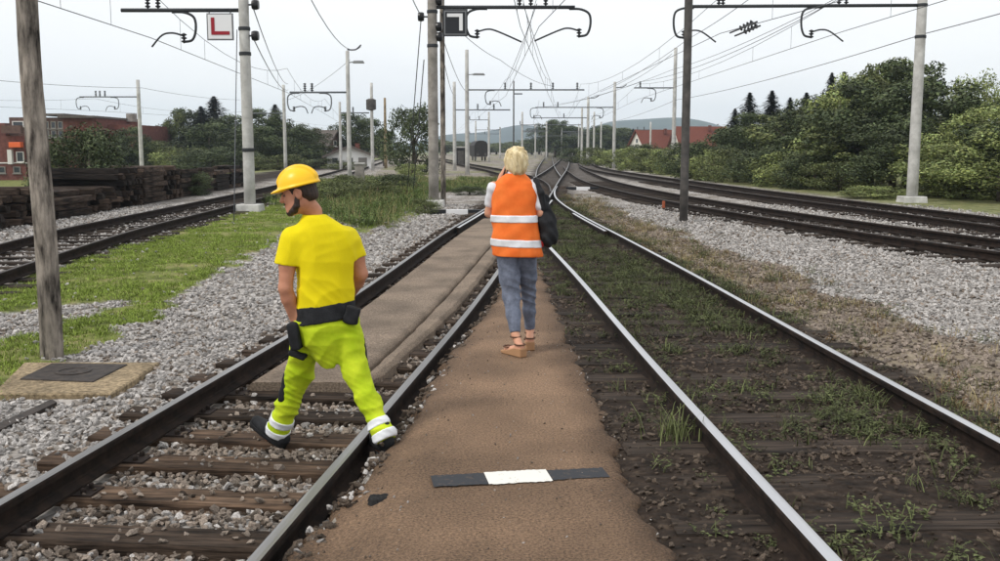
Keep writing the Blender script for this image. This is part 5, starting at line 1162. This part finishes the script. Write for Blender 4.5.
    # trousers
    def legs(G, o=0.0):
        G.stack(hipC, fr, [(-.35, .035+o, .085+o, .01, 0), (-.27, .10+o, .12+o, .01, 0), (-.19, .158+o, .142+o, 0, 0), (-.10, .174+o, .150+o, -.005, 0), (.0, .176+o, .138+o, 0, 0), (.07, .172+o, .126+o, 0, 0)], .05)
        for h_, k_, a_, rs in ((hipL, kneL, ankL, (.106, .091, .085, .075, .078)), (hipR, kneR, ankR, (.106, .088, .079, .067, .072))):
            m1 = h_*.5+k_*.5; c1 = k_*.5+a_*.5; rs = [q+o for q in rs]; G.chain([h_, m1, k_, c1, a_], rs, .04)
    def cloth(G):
        G.fold(.0085, (9, 3, 21), (9, -5, 8), (6, 8, 10), .7, lambda P: .45+.55*ss(.55, .2, P[..., 2])); G.fold(.005, (-13, 6, 30), (7, 9, 11), (9, 3, -8), 2.1); G.fold(.0050, (22, 9, 62), (17, 8, 14), (11, -7, 9), 1.4, lambda P: .35+.65*ss(.62, .3, P[..., 2]))
    def cuffs(G, o=0.0):
        P = G.P()
        for k_, a_ in ((kneL, ankL), (kneR, ankR)):
            n = a_-k_; n /= np.linalg.norm(n); e = a_+n*(.035+o); nearby = np.linalg.norm(P-e, axis=-1) < .22; G.F = np.where(nearby, np.maximum(G.F, (P-e)@n), G.F)
    bx = box_of([hipC+np.array([0, 0, .1]), ankL, ankR, kneL, kneR, hipL, hipR], .2)
    G = Field(*bx, .0065); legs(G); cuffs(G)
    cloth(G)
    G.keep(Pm(326, 318, 6.07), np.array([0, 0, -1.0])+.02*fr[0]); tr = G.mesh('trousers', 'hivis_lime', root, base, 2)
    for k_, a_ in ((kneL, ankL), (kneR, ankR)):      # two silver bands round each cuff
        n = a_-k_; n /= np.linalg.norm(n)
        for t0, t1 in ((-.105, -.055), (-.022, .032)):
            G = Field(*box_of([a_], .2), .006); legs(G, .0055); P = G.P(); t = (P-a_)@n; G.F = np.maximum(G.F, np.linalg.norm(P-a_, axis=-1)-.19)
            cloth(G); G.F = np.maximum(G.F, np.maximum(t0-t, t-t1)); G.mesh('reflective_band', 'reflective', tr, base, 1)
    # black waist panel, pouches
    G = Field(*box_of([hipC], .26), .0065); G.stack(hipC, fr, [(-.12, .190, .162, -.005, 0), (.0, .184, .147, 0, 0), (.07, .181, .134, 0, 0)], .02)
    G.keep(Pm(326, 302.5, 6.07), np.array([.125, 0, -1.0])); G.keep(Pm(326, 319.5, 6.07), np.array([-.17, 0, 1.0])); G.wrinkle(.002, (20, 8, 30), (9, 4, 9), 3); G.mesh('waist_panel', 'black_cloth', root, base, 2)
    for nm, c_, rad, ang in (('pouch', Pm(295, 336, 5.98), (.034, .05, .085), .12), ('pouch', Pm(352, 315, 5.99), (.045, .03, .055), -.3), ('pocket_flap', Pm(298, 354, 6.05), (.055, .035, .022), -.35), ('knee_patch', Pm(363.5, 354, 6.08), (.018, .04, .105), .1), ('knee_patch', Pm(285, 386, 6.27), (.022, .05, .10), -.25)):
        G = Field(*box_of([c_], .16), .0055); R_ = np.array([[math.cos(ang), 0, math.sin(ang)], [0, 1, 0], [-math.sin(ang), 0, math.cos(ang)]])
        def bxf(P, c_=c_, rad=rad, R_=R_): q = np.abs((P-c_)@R_.T)-np.array(rad)+.015; return np.linalg.norm(np.maximum(q, 0), axis=-1)+np.minimum(q.max(-1), 0)-.015
        G.put(bxf, c_-.12, c_+.12, .005); G.wrinkle(.002, (40, 10, 30), (20, 30, 9), 2); G.mesh(nm, 'black_cloth', root, base, 1)
    # shoes
    for hl, tl, ak in ((heelL, toeL, ankL), (heelR, toeR, ankR)):
        d = tl-hl; L_ = np.linalg.norm(d); d /= L_; sf = frame(d); up = sf[2]; Q = lambda r, f, u: hl+sf[0]*r+d*f+up*u
        G = Field(*box_of([hl, tl, ak], .14), .005); S_ = lambda f: f*L_
        G.cone(Q(0, S_(.10), .045), Q(0, S_(.55), .045), .044, .046, .03); G.cone(Q(0, S_(.55), .042), Q(-.0, S_(.88), .034), .047, .038, .03); G.cone(Q(0, S_(.12), .05), ak+up*.05, .042, .044, .03)
        G.keep(Q(0, 0, .008), up); sh_ = G.mesh('shoe', 'black_cloth', root, base, 2)
        G = Field(*box_of([hl, tl], .1), .005); G.stack(Q(0, S_(.5), -.010), [sf[0], d, up], [(0, .048, L_*.52, 0), (.030, .050, L_*.53, 0)], .01, 2.6); G.mesh('sole', 'rubber', sh_, base, 1)
    return root
man()

def woman():
    Pm = lambda px, py, y: aty(px, py, y-.2)
    fr = frame((.04, 1, 0)); hf = frame((-.10, .98, -.10), (-.06, 0, 1))
    hipC = Pm(516, 255, 8.46); hipL = Pm(508, 258, 8.44); hipR = Pm(526.5, 258, 8.48); kneL = Pm(511.5, 296, 8.46); kneR = Pm(528.5, 293, 8.62); ankL = Pm(515.5, 335, 8.33); ankR = Pm(530, 331, 8.66)
    heelL = Pm(520, 352, 8.27); toeL = Pm(506.5, 350.5, 8.42); heelR = Pm(530, 345.5, 8.56); toeR = Pm(528, 339.5, 8.78)
    for q_ in (heelL, toeL, heelR, toeR): q_[2] = float(path_z(q_[0], q_[1]))
    nb = Pm(515.5, 179, 8.44); shL = Pm(493.5, 187, 8.45); shR = Pm(533, 187, 8.45); elL = Pm(489, 213, 8.52); wrL = Pm(501.5, 176, 8.60); elR = Pm(541, 213, 8.42); wrR = Pm(532, 232, 8.66)
    hc = Pm(516.5, 163.5, 8.46); base = np.array([hipC[0], hipC[1], 0.014])
    root = thing('person', 'blonde woman in orange reflective vest and grey jeans walking away along the path', 'person', tuple(base))
    F = Field(*box_of([heelL, toeL, heelR, toeR, hc+np.array([0, 0, .14]), elL, elR, wrL, wrR], .14), .007)
    L = head(F, hc, hf, .95); F.chain([L(0, -.02, -.06), nb+np.array([0, 0, .01])], [.048, .056], .03)
    F.stack(hipC, fr, [(.0, .12, .09, 0), (.15, .12, .09, 0), (.40, .15, .10, 0), (.54, .15, .08, 0), (.60, .08, .06, 0), (.63, .05, .05, 0)], .03)
    for sh_, el, wr in ((shL, elL, wrL), (shR, elR, wrR)): F.chain([sh_, el, wr], [.046, .035, .024], .02)
    d = wrL-elL; d /= np.linalg.norm(d); hand(F, wrL, wrL+d*.055+np.array([.018, -.01, .02]), (0, .8, .3), (.6, -.3, .3), .92); d = wrR-elR; d /= np.linalg.norm(d); hand(F, wrR, wrR+d*.06, (-.4, 0, .6), (0, -.3, -.8), .92)
    for h_, k_, a_, hl, tl in ((hipL, kneL, ankL, heelL, toeL), (hipR, kneR, ankR, heelR, toeR)):
        u = np.array([0, 0, .062]); F.chain([h_, k_, a_], [.08, .052, .032], .03); F.chain([a_, hl+u*.95+np.array([0, 0, .02])], [.032, .034], .02); F.chain([hl+u+np.array([0, 0, .012]), hl*.5+tl*.5+u*.75, tl+np.array([0, 0, .038])], [.032, .030, .024], .02)
    F.mesh('body', 'skin', root, base)
    for q in (-1, 1):
        m = MB(); m.lathe([(.002, -.011), (.0105, 0), (.002, .011)], L(q*.034, .079, -.002)-base, 10); m.build('eye', 'eye_white', root, smooth=True)
    # hair: short, tousled
    G = Field(*box_of([hc], .2), .005); G.ell(L(0, -.018, .032), np.array([.090, .106, .108]), hf, .02); G.ell(L(.0, -.058, -.045), np.array([.068, .052, .070]), hf, .05)
    r = np.random.default_rng(5)
    for i in range(70):
        a = r.uniform(0, 6.28); b = r.uniform(-.5, 1.4); p = L(.088*math.cos(a)*math.cos(b*.7), -.02+.098*math.sin(a)*math.cos(b*.7), .035+.09*math.sin(b)); d_ = p-L(0, -.02, .03); d_ /= np.linalg.norm(d_); t = r.normal(0, .6, 3); G.cone(p, p+d_*.006+(t*.22+np.array([0, 0, -1.0]))*.055, .014, .004, .010)
    G.keep(L(0, .075, 0), -hf[1]+hf[2]*.8); G.wrinkle(.003, (150, 60, 12), (20, 30, 25), 1.2); G.wrinkle(.002, (70, 190, 20), (30, 20, 30), 3.2)
    hr = G.mesh('hair', 'hair_blonde', root, base, 1)
    V = []; Fq = []; T = []
    for i in range(520):          # strands combed down from the crown
        a = r.uniform(0, 6.28); e0 = r.uniform(.5, 1.5); ln = r.uniform(.5, 1.5); t = r.uniform(.5, 1.3); dr = r.normal(0, .25); w_ = r.uniform(.0014, .0030); o0 = len(V); k = 7; lift = r.uniform(.0, .012)
        for j in range(k):
            el = e0-ln*j/(k-1); aa = a+dr*j/(k-1); rr = 1.0+lift*6*(j/(k-1))**2
            pt = L(.094*math.cos(aa)*math.cos(el)*rr, -.020+.109*math.sin(aa)*math.cos(el)*rr, .032+.111*math.sin(el)*rr)
            if el < -.25: pt = pt+hf[1]*.02*(el+.25)
            sd_ = np.cross(pt-hc, [0, 0, 1.]); sd_ /= np.linalg.norm(sd_)+1e-9; q_ = w_*(1-.7*j/(k-1)); V += [pt-sd_*q_-base, pt+sd_*q_-base]; T += [(t, t*.98, t*.9, 1)]*2
        Fq += [(o0+2*j, o0+2*j+1, o0+2*j+3, o0+2*j+2) for j in range(k-1)]
    V = np.array(V); keep_ = [f for f in Fq if ((V[list(f)].mean(0)+base-L(0, .06, 0))@hf[1]) < .0]
    hs_ = np_mesh('hair_strands', V, keep_, 'hair_strand', hr, smooth=True, tone=T); hs_['kind'] = 'stuff'
    # vest
    G = Field(*box_of([hipC, nb, shL, shR], .3), .0065); u = lambda py: float(Pm(516, py, 8.46)[2]-hipC[2])
    def vest(G, o=0.):
        S = [(256.5, .214, .16, 0, .008), (246, .214, .16, 0, .005), (232, .205, .154, 0, 0), (218, .197, .147, 0, -.002), (202, .192, .14, 0, -.004), (190, .182, .124, -.005, -.010), (183, .160, .106, -.01, -.013), (177.5, .112, .086, -.01, -.012), (173.5, .075, .07, -.01, -.008)]
        G.stack(hipC, fr, [(u(p), w+o, d_+o, f, s_) for p, w, d_, f, s_ in S], .02, 2.5)
    vest(G); G.fold(.004, (24, 6, 7), (5, 4, 6), (5, 3, 9), 1.1, lambda P: ss(.60, .3, (P-hipC)[..., 2])); G.wrinkle(.006, (22, 8, 4), (8, 4, 7), .4, lambda P: ss(.56, .2, (P-hipC)[..., 2])); G.wrinkle(.004, (-14, 10, 15), (6, 3, 11), 2.4)
    G.ell(nb+np.array([0, .02, .04]), (.066, .066, .05), fr, carve=True); G.keep(Pm(516, 255.5, 8.46), (.02, 0, 1)); vs = G.mesh('vest', 'vest_orange', root, base, 2)
    for p0, p1, tl in ((214.5, 222, .0), (238.5, 246, -.03)):
        G = Field(*box_of([hipC, nb, shL, shR], .3), .0065); vest(G, .006); G.fold(.004, (24, 6, 7), (5, 4, 6), (5, 3, 9), 1.1, lambda P: ss(.60, .3, (P-hipC)[..., 2])); G.wrinkle(.006, (22, 8, 4), (8, 4, 7), .4, lambda P: ss(.56, .2, (P-hipC)[..., 2])); G.wrinkle(.004, (-14, 10, 15), (6, 3, 11), 2.4)
        G.keep(Pm(516, p0, 8.46), (tl, 0, -1)); G.keep(Pm(516, p1, 8.46), (-tl, 0, 1)); G.mesh('reflective_band', 'reflective', vs, base, 1)
    # blouse: collar and sleeves
    G = Field(*box_of([nb, elL, elR, shL, shR], .16), .006); G.chain([nb+np.array([0, 0, -.03]), nb+np.array([0, 0, .052])], [.07, .062], .02); G.chain([shL+np.array([.0, 0, -.015]), shL*.4+elL*.6+np.array([.0, .01, 0])], [.056, .050], .03); G.chain([shR, shR*.3+elR*.7], [.066, .056], .03)
    G.keep(nb+np.array([0, 0, .058]), (0, .1, -1)); G.wrinkle(.003, (30, 20, 40), (10, 12, 9), 1); G.mesh('blouse', 'white_cloth', root, base, 2)
    # jeans
    jb = box_of([hipC, ankL, ankR, kneL, kneR, hipL, hipR], .2); G = Field(*jb, .006); G.stack(hipC, fr, [(-.01, .168, .13, -.01), (.08, .155, .115, 0)], .02)
    for h_, k_, a_, rs in ((hipL, kneL, ankL, (.094, .088, .074, .060, .044)), (hipR, kneR, ankR, (.086, .078, .062, .054, .043))):
        e = a_+(k_-a_)*.06; G2 = Field(*jb, .006); G2.chain([h_, h_*.5+k_*.5, k_, k_*.5+e*.5, e], rs, .025); G.F = smin(G.F, G2.F, .006)
    P = G.P()
    for k_, a_ in ((kneL, ankL), (kneR, ankR)):
        n = (a_-k_)/np.linalg.norm(a_-k_); e = a_+(k_-a_)*.06; G.F = np.where(np.linalg.norm(P-e, axis=-1) < .12, np.maximum(G.F, (P-e)@n), G.F)
    G.fold(.005, (8, 3, 34), (9, 5, 12), (10, 4, 6), .3, lambda P: ss(.22, .06, np.abs(P[..., 2]-.50))+.3); G.mesh('jeans', 'denim', root, base, 2)
    # wedge sandals
    for hl, tl, ak in ((heelL, toeL, ankL), (heelR, toeR, ankR)):
        g0 = float(path_z(hl[0], hl[1])); d = tl-hl; d[2] = 0; Ln = np.linalg.norm(d); d /= Ln; sd_ = np.array([d[1], -d[0], 0]); up = np.array([0, 0, 1.])
        h0 = np.array([hl[0], hl[1], g0]); m = MB(); V = []; prof = [(-.05, .040, .078), (.04, .042, .072), (.12, .043, .045), (.19, .045, .03), (.235, .03, .026)]
        for f_, w_, t_ in prof:
            for s_ in (-1, 1):
                p = h0+d*f_+sd_*s_*w_*.9; V.append(p+up*.003-base); V.append(p+up*t_-base)
        Fq = []
        for i in range(len(prof)-1): a = 4*i; b = a+4; Fq += [(a, b, b+1, a+1), (a+2, a+3, b+3, b+2), (a+1, b+1, b+3, a+3), (a, a+2, b+2, b)]
        k = 4*(len(prof)-1); Fq += [(0, 1, 3, 2), (k, k+2, k+3, k+1)]; m.add(V, Fq); so = m.build('wedge_sandal', 'cork', root, bevel=.006)
        G = Field(*box_of([h0, h0+d*.2, ak], .13), .005)
        for p0, rr, ff in ((h0+d*.16+up*.065, .040, .3), (ak+up*(-.012), .044, 0), (h0+d*.0+up*.105, .042, 0)):
            def ring(P, p0=p0, rr=rr): q = P-p0; return np.hypot(np.linalg.norm(q[..., :2], axis=-1)-rr, q[..., 2])-.007
            G.put(ring, p0-.06, p0+.06, .004)
        G.mesh('strap', 'tan_leather', so, base, 1)
    ph = wrL+np.array([.035, -.035, .075]); m = MB(); m.box((0, 0, 0), (.012, .075, .15), Matrix.Rotation(.25, 3, 'Y')); o = m.build('mobile_phone', 'phone_black', None, tuple(ph), bevel=.004); tag(o, 'dark mobile phone held to the ear of the woman in orange', 'phone')
    # black shoulder bag with strap
    c_ = Pm(547, 226, 8.42); bg_ = thing('shoulder_bag', 'soft black bag hanging at the right side of the woman in orange', 'bag', tuple(Pm(546, 248, 8.42)), 0); bl = np.array(bg_.location)
    G = Field(*box_of([c_, Pm(537, 182, 8.42), Pm(556, 248, 8.42)], .12), .006)
    G.chain([Pm(543.5, 200, 8.44), Pm(546, 222, 8.44), Pm(549.5, 238, 8.44)], [.045, .07, .058], .05); G.ell(Pm(548, 236, 8.44), (.075, .10, .085), None, .04); G.wrinkle(.006, (30, 12, 22), (12, 10, 20), 1); G.mesh('pouch', 'black_cloth', bg_, bl, 2)
    G = Field(*box_of([Pm(534, 180, 8.4), Pm(545, 212, 8.5)], .1), .006); G.chain([Pm(533, 180.5, 8.5), Pm(536, 182, 8.42), Pm(541, 193, 8.38), Pm(543.5, 208, 8.40)], [.02, .024, .026, .03], .02); G.mesh('strap', 'black_cloth', bg_, bl, 1)
    q = Pm(541.5, 243, 8.42); G = Field(*box_of([q], .1), .006); G.ell(q, (.022, .04, .042), None, .01); G.wrinkle(.003, (40, 12, 32), (12, 10, 20), 1); o = G.mesh('red_tag', 'red_cloth', bg_, bl, 1)
    return root
woman()
